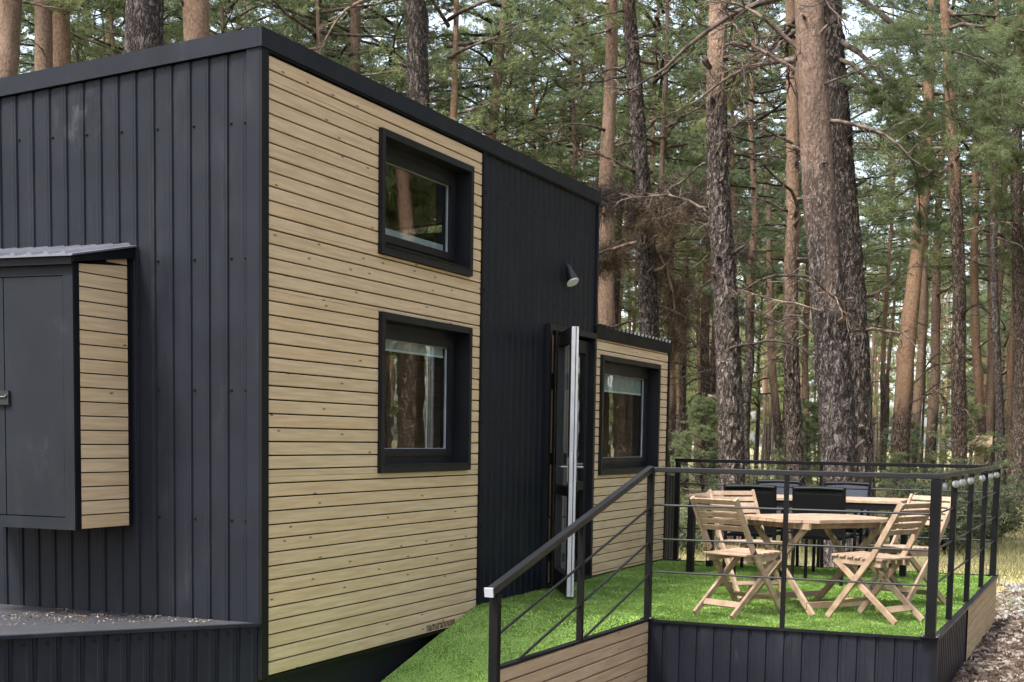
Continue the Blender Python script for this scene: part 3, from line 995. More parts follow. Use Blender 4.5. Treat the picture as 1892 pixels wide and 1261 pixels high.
# right side: sheet, then boards
x = DX0
while x < 5.0 - 0.01:
    w = min(0.125, 5.0 - x)
    strip((x, DY0, 0), (1, 0, 0), (0, -1, 0), -0.02, DZ - 0.012, DZ - 0.012, w, METAL, deck)
    x += 0.125
for k in range(6):
    za = DZ - 0.014 - P * (k + 1) + 0.004
    plank((5.012, DY0 + 0.016, za), (1, 0, 0), (0, 0, 1), (0, -1, 0), DX1 - 5.02, P - 0.008, 0.02, WOOD_SIDE, deck)
box("corner_post", (4.992, DY0 - 0.012, -0.02), (5.011, DY0 + 0.004, DZ - 0.012), TRIM, deck)
box("corner_post", (DX0 - 0.016, DY0 - 0.016, -0.02), (DX0 + 0.024, DY0 + 0.024, DZ - 0.0125), TRIM, deck)
# edge flashings
box("edge_trim", (DX0 - 0.018, DY0 - 0.018, DZ - 0.012), (DX0 + 0.010, RY + 0.02, DZ + 0.006), TRIM, deck)
box("edge_trim", (DX0 + 0.0105, DY0 - 0.0185, DZ - 0.0122), (DX1, DY0 + 0.030, DZ + 0.0062), RAILTOP, deck)
box("edge_trim", (DX1 - 0.03, DY0 + 0.031, DZ - 0.012), (DX1 + 0.004, -0.04, DZ + 0.006), TRIM, deck)
# boarded parapet along the ramp
def ptop(x): return 0.500 + (DX0 - x) * 0.0125
for k in range(7):
    o = (0.10, RY + 0.008, ptop(0.10) - 0.006 - P * (k + 1))
    uu = Vector((DX0 - 0.115, 0, ptop(DX0) - ptop(0.10)))
    if o[2] < -0.1: break
    plank(o, uu.normalized(), (0, 0, 1), (0, -1, 0), uu.length, P - 0.008, 0.02, WOOD_BROWN, deck)
pr = [(0.09, 0, ptop(0.09) - 0.008), (DX0 - 0.02, 0, ptop(DX0) - 0.008), (DX0 - 0.02, 0, 0), (0.09, 0, 0)]
prism("parapet_core", pr, (0, RY + 0.0085, 0), (0, RY + 0.03, 0), BLACK, deck)
beam("edge_trim", (0.09, RY + 0.008, ptop(0.09) - 0.001), (DX0 - 0.02, RY + 0.008, ptop(DX0) - 0.001), 0.012, 0.05, TRIM, deck, side=(0, 0, 1))

ZR = 1.575
def post(x, y, z0, z1, w, foot=True):
    p = box("post", (x - w / 2, y - w / 2, z0), (x + w / 2, y + w / 2, z1), RAIL, deck)
    if foot:
        box("foot_plate", (x - w * 0.95, y - w * 0.95, z0), (x + w * 0.95, y + w * 0.95, z0 + 0.008), RAIL, p)
        for s in (-1, 1):
            for q in (-1, 1):
                tube("nut", [(x + s * w * 0.72, y + q * w * 0.72, z0 + 0.008), (x + s * w * 0.72, y + q * w * 0.72, z0 + 0.018)], 0.007, STEEL, p, 6)
    return p
zf = DZ + 0.007
FY0, FY1 = RY, DY0 + 0.035
SX = [2.85, 3.985, 5.30, 6.655, 7.985]
post(SX[0], FY0, zf, ZR - 0.02, 0.044)
post(SX[0], FY1, zf, ZR - 0.02, 0.066)
post(SX[0], -2.42, zf, ZR - 0.02, 0.030, False)
for i, x in enumerate(SX[1:]):
    post(x, FY1, zf, ZR - 0.02, 0.06 if i == 3 else 0.042, i == 3)
post(SX[4], -0.16, zf, ZR - 0.02, 0.05)
post(SX[4], -1.69, zf, ZR - 0.02, 0.030, False)
post(1.42, RY, ptop(1.42), 1.575 - (2.85 - 1.42) * 0.2215 - 0.02, 0.036, False)
post(0.065, RY, 0.0, 0.940, 0.050, False)
def rail(p, q, w=0.038, nm="handrail", m=RAIL, ch=0.004):
    return beam(nm, p, q, w, w, m, deck, side=(0, 0, 1) if abs(Vector(q).z - Vector(p).z) < 2 else None, ch=ch)
rail((SX[0], FY0 + 0.02, ZR), (SX[0], FY1 - 0.02, ZR), 0.036, m=RAILTOP)
rail((SX[0] - 0.015, FY1, ZR + 0.001), (SX[4] + 0.02, FY1, ZR + 0.001), 0.036, m=RAILTOP)
rail((SX[4], FY1 + 0.019, ZR - 0.001), (SX[4], -0.13, ZR - 0.001), 0.036)
hr = rail((SX[0] - 0.012, RY, ZR + 0.004), (-0.015, RY, 0.960), 0.044, m=RAILTOP)
d = (Vector((-0.015, RY, 0.960)) - Vector((SX[0], RY, ZR))).normalized()
e = Vector((-0.015, RY, 0.960))
beam("end_cap", e + d * 0.001, e + d * 0.014, 0.050, 0.050, CAPGREY, hr, side=(0, 0, 1))
for z in (1.325, 1.083, 0.848):
    for a, b in (((SX[0], FY0, z), (SX[0], FY1, z)), ((SX[0], FY1, z), (SX[4], FY1, z)), ((SX[4], FY1, z), (SX[4], -0.16, z))):
        tube("rail_bar", [a, b], 0.0075, RAILTOP, deck, 8)
for z0, xe in ((1.302, 0.075), (1.052, 0.40), (0.815, 1.52)):
    zz = max(z0 - (2.83 - xe) * 0.2155, ptop(xe) + 0.006)
    tube("rail_bar", [(2.83, RY, z0), (xe, RY, zz)], 0.0085, RAILTOP, deck, 8)
obj("screw", BM[(-1, 0, 0)], deck, (2.826, RY, 1.262)).scale = (1.6, 1.6, 1.6)

# ------------------------------------------------------------------ artificial turf
def turf():
    def zz(x, y):
        return np.where((y > RY + 0.03) & (x < RXT), np.maximum(DZ - (RXT - x) * (DZ / (RXT - RX0)), 0.004), DZ)
    V = [(DX0 + 0.012, RY, DZ - 0.004), (DX0 + 0.012, DY0 + 0.032, DZ - 0.004), (DX1 - 0.032, DY0 + 0.032, DZ - 0.004), (DX1 - 0.032, -0.034, DZ - 0.004), (RXT, -0.034, DZ - 0.004), (RXT, RY, DZ - 0.004)]
    F = [(0, 1, 2, 3, 4, 5)]
    ra = [(RXT, -0.002, DZ - 0.0045), (RX0, -0.002, 0.004), (RX0, RY + 0.031, 0.004), (RXT, RY + 0.031, DZ - 0.0045), (-0.5, -0.002, 0.006), (-0.5, RY + 0.031, 0.006)]
    b = len(V); V += ra
    F += [(b + 3, b + 2, b + 1, b), (b + 2, b + 5, b + 4, b + 1)]
    # under the wall the turf stops at the skirt; give the sheets thickness
    base = obj("turf_mat", mesh("turf_mat", V, F, TURFBACK), None, label="green artificial lawn mat laid over the deck and ramp", kind="structure")
    n = 330000
    x = rng.uniform(-0.3, DX1 - 0.04, n); y = rng.uniform(DY0 + 0.035, -0.01, n)
    keep = ((y > RY + 0.035) & (x > RX0 - 0.9)) | (x > DX0 + 0.014)
    # nearer blades are wanted more than far ones
    keep &= rng.random(n) < np.clip(1.15 - (x - 2) / 9.0, 0.35, 1)
    x, y = x[keep], y[keep]; n = len(x)
    z = zz(x, y) - 0.004
    a = rng.uniform(0, 2 * np.pi, n)
    clump = 0.5 + 0.5 * np.sin(x * 9 + np.sin(y * 7) * 2) * np.cos(y * 8 + 1.3 * np.sin(x * 5))
    h = rng.uniform(0.007, 0.016, n) * (0.75 + 0.5 * clump)
    w = rng.uniform(0.003, 0.0055, n)
    lean = rng.uniform(0.25, 1.2, n)
    la = 0.6 * rng.standard_normal(n) + 2.2 + 1.5 * clump
    V = np.empty((n, 3, 3), np.float32)
    dx, dy = np.cos(a) * w, np.sin(a) * w
    V[:, 0] = np.stack([x - dx, y - dy, z], -1)
    V[:, 1] = np.stack([x + dx, y + dy, z], -1)
    V[:, 2] = np.stack([x + np.cos(la) * h * lean, y + np.sin(la) * h * lean, z + h], -1)
    V[:, 2, 1] = np.minimum(V[:, 2, 1], -0.004)
    me = tri_mesh("artificial_turf", V.reshape(-1, 3), np.arange(3 * n).reshape(-1, 3), [TURF])
    obj("artificial_turf", me, label="short green artificial turf fibres on deck and ramp", cat="turf", kind="stuff")
turf()

# ------------------------------------------------------------------ furniture on the deck
def folding_chair(label):
    c = thing("folding_chair", (0, 0, 0), label, "chair", "wooden folding chairs around the wooden table")
    hw = 0.205
    for s in (-1, 1):
        # back post runs from the top of the back to the front foot, with a slight knee at the seat
        b = beam("post", (s * hw, -0.315, 0.86), (s * hw, -0.085, 0.455), 0.024, 0.045, TEAK, c, side=(1, 0, 0), ch=0.003)
        beam("front_leg", (s * hw, -0.095, 0.472), (s * hw, 0.275, 0.0), 0.024, 0.045, TEAK, c, side=(1, 0, 0), ch=0.003)
        beam("rear_leg", (s * (hw - 0.028), 0.245, 0.425), (s * (hw - 0.028), -0.285, 0.0), 0.024, 0.042, TEAK, c, side=(1, 0, 0), ch=0.003)
        beam("seat_rail", (s * (hw - 0.028), -0.15, 0.412), (s * (hw - 0.028), 0.255, 0.425), 0.024, 0.05, TEAK, c, side=(1, 0, 0), ch=0.003)
    d = Vector((0, -0.23, 0.405)).normalized()
    for i in range(5):
        p = Vector((0, -0.306, 0.838)) - d * (0.056 * i)
        beam("back_slat", p + Vector((-hw + 0.012, 0.004, 0)), p + Vector((hw - 0.012, 0.004, 0)), 0.042, 0.013, TEAK, c, side=d, ch=0.002)
    for i in range(7):
        y = -0.145 + i * 0.064
        beam("seat_slat", (-hw + 0.002, y, 0.446 + 0.002 * i), (hw - 0.002, y, 0.446 + 0.002 * i), 0.052, 0.015, TEAK, c, side=(0, 1, 0), ch=0.003)
    beam("crossbar", (-hw + 0.04, -0.185, 0.082), (hw - 0.04, -0.185, 0.082), 0.05, 0.014, TEAK, c, side=(0, 0.62, 0.78))
    beam("crossbar", (-hw + 0.014, 0.18, 0.12), (hw - 0.014, 0.18, 0.12), 0.035, 0.014, TEAK, c, side=(0, -0.6, 0.8))
    return c

def place(o, x, y, face, z=DZ + 0.012, label=None):
    o.location = (x, y, z)
    o.rotation_euler = (0, 0, math.atan2(face[1], face[0]) - math.pi / 2)
    if label: o["label"] = label

ch1 = folding_chair("wooden folding chair seen side on at the left, nearest the ramp post")
spots = [
    (3.52, -1.94, (0.90, -0.42), None),
    (3.74, -2.92, (0.42, 0.90), "wooden folding chair seen side on at the right, beside the corner post"),
    (4.78, -1.70, (-0.72, -0.66), "wooden folding chair half hidden behind the left folding chair"),
    (4.90, -2.98, (-0.80, 0.45), "wooden folding chair half hidden behind the right folding chair"),
]
for i, (x, y, f, lab) in enumerate(spots):
    place(ch1 if i == 0 else copy_tree(ch1), x, y, f, label=lab)
    if i == 0: chairs = [ch1]

def folding_table():
    t = thing("folding_table", (0, 0, 0), "wooden folding table with crossed legs between the folding chairs", "table")
    # clipped-corner top of slats that run along x
    hx, hy, cut = 0.53, 0.43, 0.20
    n = 9
    w = 2 * hy / n
    for i in range(n):
        y0 = -hy + i * w + 0.003; y1 = -hy + (i + 1) * w - 0.003
        def xe(y):
            e = max(0.0, abs(y) - (hy - cut))
            return hx - e
        a, b = xe(y0), xe(y1)
        V = [(-a, y0, 0), (a, y0, 0), (b, y1, 0), (-b, y1, 0)]
        V = [(x, y, 0.698) for x, y, z in V] + [(x, y, 0.722) for x, y, z in V]
        obj("top_slat", mesh("top_slat", V, BOXF, TEAK), t)
    for s in (-1, 1):
        beam("apron", (s * 0.40, -0.40, 0.672), (s * 0.40, 0.40, 0.672), 0.045, 0.022, TEAK, t, side=(0, 0, 1))
        beam("apron", (-0.41, s * 0.30, 0.672), (0.41, s * 0.30, 0.672), 0.045, 0.022, TEAK, t, side=(0, 0, 1))
        # crossed legs: one pair at each end of the top
        beam("leg", (s * 0.37, -0.34, 0.68), (s * 0.37, 0.40, 0.0), 0.025, 0.05, TEAK, t, side=(1, 0, 0), ch=0.003)
        beam("leg", (s * 0.34, 0.34, 0.68), (s * 0.34, -0.40, 0.0), 0.025, 0.05, TEAK, t, side=(1, 0, 0), ch=0.003)
        beam("stretcher", (-0.36, s * 0.33, 0.075), (0.36, s * 0.33, 0.075), 0.045, 0.02, TEAK, t, side=(0, 0, 1))
    return t
tb = folding_table()
tb.location = (4.26, -2.36, DZ - 0.008)
tb.rotation_euler = (0, 0, math.atan2(-0.62, 0.78))

def dining_table():
    t = thing("dining_table", (0, 0, 0), "long wood topped table with black legs at the back railing", "table")
    for i in range(7):
        x = -0.40 + i * 0.114
        beam("top_slat", (x + 0.057, -1.02, 0.738), (x + 0.057, 1.02, 0.738), 0.108, 0.028, TEAK, t, side=(1, 0, 0), ch=0.003)
    ring_pts = [(-0.37, -0.98), (0.37, -0.98), (0.37, 0.98), (-0.37, 0.98)]
    for i in range(4):
        a, b = ring_pts[i], ring_pts[(i + 1) % 4]
        beam("apron", (*a, 0.692), (*b, 0.692), 0.06, 0.03, CHAIRBLACK, t, side=(0, 0, 1))
    for x, y in ring_pts:
        beam("leg", (x * 0.99, y * 0.985, 0.662), (x * 0.99, y * 0.985, 0.0), 0.085, 0.06, CHAIRBLACK, t, side=(1, 0, 0))
    return t
dt = dining_table()
dt.location = (7.02, -1.66, DZ + 0.012)

def patio_chair(label, sling):
    c = thing("patio_chair", (0, 0, 0), label, "chair", "black patio chairs around the long table")
    hw = 0.225
    for s in (-1, 1):
        tube("front_leg", [(s * hw, 0.25, 0.0), (s * hw, 0.24, 0.43), (s * hw, 0.23, 0.64)], 0.016, CHAIRBLACK, c, 8)
        tube("rear_leg", [(s * hw, -0.28, 0.0), (s * hw, -0.23, 0.43), (s * hw, -0.30, 0.88)], 0.017, CHAIRBLACK, c, 8)
        beam("armrest", (s * hw, 0.26, 0.65), (s * hw, -0.27, 0.665), 0.05, 0.022, CHAIRBLACK, c, side=(1, 0, 0))
    beam("seat", (0, 0.25, 0.43), (0, -0.22, 0.415), 0.42, 0.022, sling, c, side=(1, 0, 0))
    beam("seat_bar", (-hw, 0.25, 0.415), (hw, 0.25, 0.415), 0.03, 0.03, CHAIRBLACK, c)
    beam("backrest", (0, -0.236, 0.45), (0, -0.303, 0.862), 0.425, 0.012, sling, c, side=(1, 0, 0))
    tube("back_bar", [(-hw, -0.30, 0.865), (0, -0.306, 0.872), (hw, -0.30, 0.865)], 0.019, CHAIRBLACK, c, 8)
    tube("back_bar", [(-hw, -0.293, 0.815), (hw, -0.293, 0.815)], 0.009, CHAIRBLACK, c, 8)
    return c
pc = patio_chair("black patio chair with its back to us, left one at the long table", SLING)
place(pc, 6.30, -1.40, (1.0, 0.06))
c2 = copy_tree(pc)
place(c2, 6.28, -2.06, (1.0, -0.04), label="black patio chair with its back to us, right one at the long table")
pg = patio_chair("grey patio chair across the long table, left one facing us", GREYSLING)
place(pg, 7.62, -1.26, (-1.0, 0.02))
c3 = copy_tree(pg)
place(c3, 7.60, -1.98, (-1.0, -0.03), label="grey patio chair across the long table, right one facing us")

# ------------------------------------------------------------------ string lights under the side rail
sl = thing("string_light", (0, 0, 0), "string of milky bulbs hung under the right side rail", "string light")
bulb_x = [3.12, 3.95, 4.45, 5.10, 6.15, 7.0, 7.75]
pts = []
xs = [2.95] + bulb_x + [7.95]
for a, b in zip(xs, xs[1:]):
    for k in range(5):
        f = k / 5
        pts.append((a + (b - a) * f, FY1 - 0.012, ZR - 0.022 - 0.012 * math.sin(math.pi * f)))
tube("cord", pts, 0.004, RUBBER, sl, 6)
def bulb_mesh(r=0.028):
    V, F = [], []
    n, k = 12, 8
    for i in range(k + 1):
        ph = math.pi * i / k
        for j in range(n):
            t = 2 * math.pi * j / n
            V.append((r * math.sin(ph) * math.cos(t), r * math.sin(ph) * math.sin(t), r * 1.1 * math.cos(ph)))
    for i in range(k):
        for j in range(n):
            F.append((i * n + j, i * n + (j + 1) % n, (i + 1) * n + (j + 1) % n, (i + 1) * n + j))
    return mesh("bulb", V, F, BULB, True)
bm_ = bulb_mesh()
for x in bulb_x:
    b = obj("bulb", bm_, sl, (x, FY1 - 0.012, ZR - 0.075))
    tube("socket", [(0, 0, 0.022), (0, 0, 0.054)], 0.013, RUBBER, b, 8)

# ------------------------------------------------------------------ pines
def tufts(C, D, K, ln, wd, spread, rg):
    """K needles for each tuft centre C with direction D"""
    n = len(C)
    C = np.repeat(C, K, 0); D = np.repeat(D, K, 0)
    d = D + spread * rg.standard_normal(D.shape)
    d[:, 2] += 0.12
    d /= np.linalg.norm(d, axis=1)[:, None] + 1e-9
    L = ln * rg.uniform(0.7, 1.25, len(C))[:, None]
    s = np.cross(d, rg.standard_normal(d.shape)); s /= np.linalg.norm(s, axis=1)[:, None] + 1e-9
    w = wd * rg.uniform(0.7, 1.3, len(C))[:, None]
    b = C + 0.35 * ln * rg.standard_normal(C.shape) * 0.5
    V = np.stack([b - s * w, b + s * w, b + d * L], 1).reshape(-1, 3)
    return V, np.arange(len(V)).reshape(-1, 3)

class Acc:
    def __init__(self): self.v, self.t, self.m, self.n = [], [], [], 0
    def add(self, v, t, mi):
        self.v.append(v); self.t.append(t + self.n); self.m.append(np.full(len(t), mi)); self.n += len(v)
    def mesh(self, name, mats):
        m = np.concatenate(self.m)
        return tri_mesh(name, np.concatenate(self.v), np.concatenate(self.t), mats, m, m == 0)

def limb_path(p0, az, el, ln, rg, n=6, droop=0.0, wob=0.12, curl=0.25):
    pts = [np.array(p0, float)]
    for i in range(n):
        f = i / n
        e = el - droop * f + curl * f * f
        az += rg.normal(0, wob); e += rg.normal(0, wob * 0.7)
        pts.append(pts[-1] + ln / n * np.array([math.cos(az) * math.cos(e), math.sin(az) * math.cos(e), math.sin(e)]))
    return np.array(pts)

def make_crown(seed, H, Rm, limbs, twigs, per, K, ln=0.125, wd=0.010, shape='tall', spread=0.75):
    rg = np.random.default_rng(seed)
    A = Acc()
    TC, TD = [], []
    for i in range(limbs):
        t = (i + rg.uniform(0, 1)) / limbs
        prof = {'tall': (0.35 + 0.9 * t) if t < 0.45 else (0.755 * (1 - ((t - 0.45) / 0.56) ** 1.6) + 0.12),
                'young': (1.0 - t) * 0.95 + 0.08}[shape]
        L = Rm * prof * rg.uniform(0.65, 1.25)
        el = R(-8 + 42 * t) if shape == 'tall' else R(10 + 35 * t)
        az = i * 2.399 + rg.normal(0, 0.4)
        path = limb_path((0, 0, t * H), az, el, L, rg, 6, 0.35, 0.14, 0.5)
        r0 = 0.012 + 0.013 * L
        v, tr = tube_vf(path, np.linspace(r0, 0.005, len(path)), 5)
        A.add(v, tr, 0)
        for j in range(twigs):
            f = 0.30 + 0.70 * (j + rg.uniform(0, 1)) / twigs
            x = f * (len(path) - 1); a = int(min(x, len(path) - 2)); p = path[a] + (path[a + 1] - path[a]) * (x - a)
            dv = path[a + 1] - path[a]
            taz = math.atan2(dv[1], dv[0]) + rg.choice([-1, 1]) * rg.uniform(0.35, 1.25)
            tl = L * 0.30 * rg.uniform(0.6, 1.2) * (1.25 - 0.5 * f) + 0.18
            tp = limb_path(p, taz, rg.uniform(-0.15, 0.55), tl, rg, 3, 0.2, 0.2, 0.4)
            v, tr = tube_vf(tp, np.linspace(0.008, 0.003, 4), 3, cap=False)
            A.add(v, tr, 0)
            for k in range(per):
                ff = 0.25 + 0.75 * (k + rg.uniform(0, 1)) / per
                y = ff * 3; b = int(min(y, 2)); c = tp[b] + (tp[b + 1] - tp[b]) * (y - b)
                d = tp[b + 1] - tp[b]; d = d / (np.linalg.norm(d) + 1e-9)
                TC.append(c + rg.normal(0, 0.05, 3)); TD.append(d)
        TC.append(path[-1]); TD.append((path[-1] - path[-2]) / (np.linalg.norm(path[-1] - path[-2]) + 1e-9))
    v, tr = tufts(np.array(TC), np.array(TD), K, ln, wd, spread, rg)
    A.add(v, tr, 1)
    return A

def vnoise(u, v, pu, seed):
    """value noise on (u, v), periodic in u with pu cells"""
    rg = np.random.default_rng(seed)
    tab = rg.random((pu, 512))
    iu, iv = np.floor(u).astype(int), np.floor(v).astype(int)
    fu, fv = u - iu, v - iv
    fu, fv = fu * fu * (3 - 2 * fu), fv * fv * (3 - 2 * fv)
    g = lambda a, b: tab[a % pu, b % 512]
    return (g(iu, iv) * (1 - fu) + g(iu + 1, iv) * fu) * (1 - fv) + (g(iu, iv + 1) * (1 - fu) + g(iu + 1, iv + 1) * fu) * fv

def make_trunk(seed, H, D, taper_top=0.18, sides=20, dz=0.35, rough=0.05, knots=10, relief=None):
    rg = np.random.default_rng(seed)
    if relief is None:
        z = np.linspace(-0.25, H, int(H / dz) + 1)
    else:
        z = np.concatenate([np.arange(-0.25, 10.5, dz), np.linspace(10.6, H, 20)])
    n = len(z)
    f = np.clip(z / H, 0, 1)
    r = D / 2 * (1 - (1 - taper_top) * f ** 1.1) * (1 + 0.55 * np.exp(-np.clip(z, 0, 9) / 0.35))
    bx = 0.10 * np.sin(z * 0.45 + rg.uniform(0, 6)) * np.clip(z / 5, 0, 1) + 0.04 * np.sin(z * 1.3 + rg.uniform(0, 6)) * np.clip(z / 5, 0, 1)
    by = 0.10 * np.sin(z * 0.40 + rg.uniform(0, 6)) * np.clip(z / 5, 0, 1)
    bx -= np.interp(0, z, bx); by -= np.interp(0, z, by)
    a = np.arange(sides) * 2 * np.pi / sides
    ph = rg.uniform(0, 6, 5)
    ZZ, AA = np.meshgrid(z, a, indexing='ij')
    k_ = 1.0 if relief is None else 0.25
    lump = 1 + rough * (np.sin(AA * 2 + ph[0] + ZZ * 0.4) * 0.5 + np.sin(AA * 3 + ZZ * 1.7 + ph[1]) * 0.5 + k_ * np.sin(AA * 5 - ZZ * 2.9 + ph[2]) * 0.5) + rg.normal(0, rough * 0.45 * k_, ZZ.shape)
    for _ in range(knots):        # stubs of lost limbs
        kz, ka = rg.uniform(0.1, 0.62) * H, rg.uniform(0, 2 * np.pi)
        da = np.angle(np.exp(1j * (AA - ka)))
        w_ = 0.18 if relief is None else 0.09
        lump += (0.35 if relief is None else 0.22) * np.exp(-((ZZ - kz) / w_) ** 2 - (da / 0.30) ** 2)
    rr = r[:, None] * lump
    if relief is not None:
        pu = max(8, int(round(math.pi * D / 0.055)))
        u = AA / (2 * np.pi) * pu
        u2 = AA / (2 * np.pi) * (2 * pu)
        w1 = vnoise(u / 1.0, ZZ / 0.35 + 7, pu, seed + 1)
        n1 = 1 - np.abs(2 * vnoise(u + 0.8 * w1, ZZ / 0.105 + 1.3 * w1, pu, seed + 2) - 1)
        n2 = 1 - np.abs(2 * vnoise(u2, ZZ / 0.05, 2 * pu, seed + 3) - 1)
        d = (n1 ** 1.5 - 0.45) * 0.040 + (n2 - 0.5) * 0.016
        amp = 0.20 + 0.78 / (1 + np.exp((ZZ - relief) * 1.6))
        rr = rr + d * amp * min(1.0, D / 0.35)
    V = np.stack([bx[:, None] + rr * np.cos(AA), by[:, None] + rr * np.sin(AA), ZZ], -1).reshape(-1, 3)
    i = np.arange(n - 1)[:, None] * sides; j = np.arange(sides)[None, :]; k = (j + 1) % sides
    q = np.stack([i + j, i + k, i + sides + k, i + sides + j], -1).reshape(-1, 4)
    T = np.concatenate([q[:, [0, 1, 2]], q[:, [0, 2, 3]]])
    return V, T, np.stack([bx, by, z], -1), r

def dead_limb(seed, L, up_, twigs=9, leafy=False):
    rg = np.random.default_rng(seed)
    A = Acc()
    path = limb_path((0, 0, 0), 0, up_, L, rg, 8, rg.uniform(0.2, 1.3), 0.20, rg.uniform(-0.5, 0.6))
    A.add(*tube_vf(path, np.linspace(0.012 + 0.012 * L, 0.005, len(path)), 6), 0)
    TC, TD = [], []
    for j in range(twigs):
        f = 0.15 + 0.85 * (j + rg.uniform(0, 1)) / twigs
        x = f * 8; a = int(min(x, 7)); p = path[a] + (path[a + 1] - path[a]) * (x - a)
        dv = path[a + 1] - path[a]
        az = math.atan2(dv[1], dv[0]) + rg.choice([-1, 1]) * rg.uniform(0.3, 1.3)
        tl = L * 0.34 * rg.uniform(0.4, 1.2) * (1.2 - 0.6 * f)
        tp = limb_path(p, az, rg.uniform(-0.9, 0.6), tl, rg, 5, 0.4, 0.28, 0.3)
        A.add(*tube_vf(tp, np.linspace(0.011, 0.003, 6), 4, cap=False), 0)
        for k in range(3 if not leafy else 5):
            b = rg.integers(1, 5); c = tp[b]
            sp = limb_path(c, az + rg.uniform(-1.4, 1.4), rg.uniform(-0.8, 0.6), tl * rg.uniform(0.2, 0.5) + 0.05, rg, 3, 0.2, 0.3, 0.2)
            A.add(*tube_vf(sp, np.linspace(0.006, 0.002, 4), 3, cap=False), 0)
            if leafy:
                for q in range(1, 4):
                    d = sp[q] - sp[q - 1]
                    for e in range(3):
                        TC.append(sp[q] - d * e / 3 + rg.normal(0, 0.03, 3)); TD.append(d / np.linalg.norm(d))
    if leafy:
        TD = np.array(TD); TD[:, 2] -= 0.25
        v, tr = tufts(np.array(TC), TD, *((14, 0.11, 0.0045, 0.6) if leafy is True else (4, 0.24, 0.0055, 0.9)), rg)
        A.add(v, tr, 1)
    return A

CROWNS = [make_crown(100 + i, 9.0, 2.7, 40, 8, 7, 10, 0.12, 0.0085).mesh("crown", [TWIG, NEEDLE]) for i in range(5)]
MIDS = [make_crown(200 + i, 8.0, 2.3, 38, 8, 6, 10, 0.12, 0.0085, shape='young').mesh("crown", [TWIG, NEEDLE]) for i in range(3)]
SMALL = [make_crown(300 + i, 3.4, 1.15, 38, 7, 6, 9, 0.10, 0.007, shape='young').mesh("crown", [TWIG, NEEDLE]) for i in range(2)]
LIMBS = [dead_limb(400 + i, 1.3 + 0.28 * (i % 5), R(-5 + 12 * (i % 4)), 8 + i % 4).mesh("branch", [TWIG]) for i in range(9)]
BROWN = [dead_limb(550 + i, 2.2 + 0.4 * i, R(5 - 10 * i), 16, 'bare').mesh("dead_branch", [TWIG, DEADNEEDLE]) for i in range(2)]
BOUGHS = [dead_limb(500 + i, 2.7 + 0.4 * i, R(12 - 10 * i), 14, True).mesh("leafy_branch", [TWIG, NEEDLE]) for i in range(3)]
_a = Acc(); _a.add(*tube_vf([(0, 0, 0), (0.05, 0, 0.005), (0.10, 0.01, 0.02), (0.15, 0.01, 0.03)], [0.030, 0.022, 0.018, 0.010], 6), 0)
STUB = _a.mesh("stub", [TWIG])
TRUNKS = []
for i in range(6):
    V, T, ax, rr = make_trunk(600 + i, 17.0, 0.28, sides=12, dz=0.6)
    TRUNKS.append(tri_mesh("trunk", V, T, [BARK], smooth=np.ones(len(T), bool)))

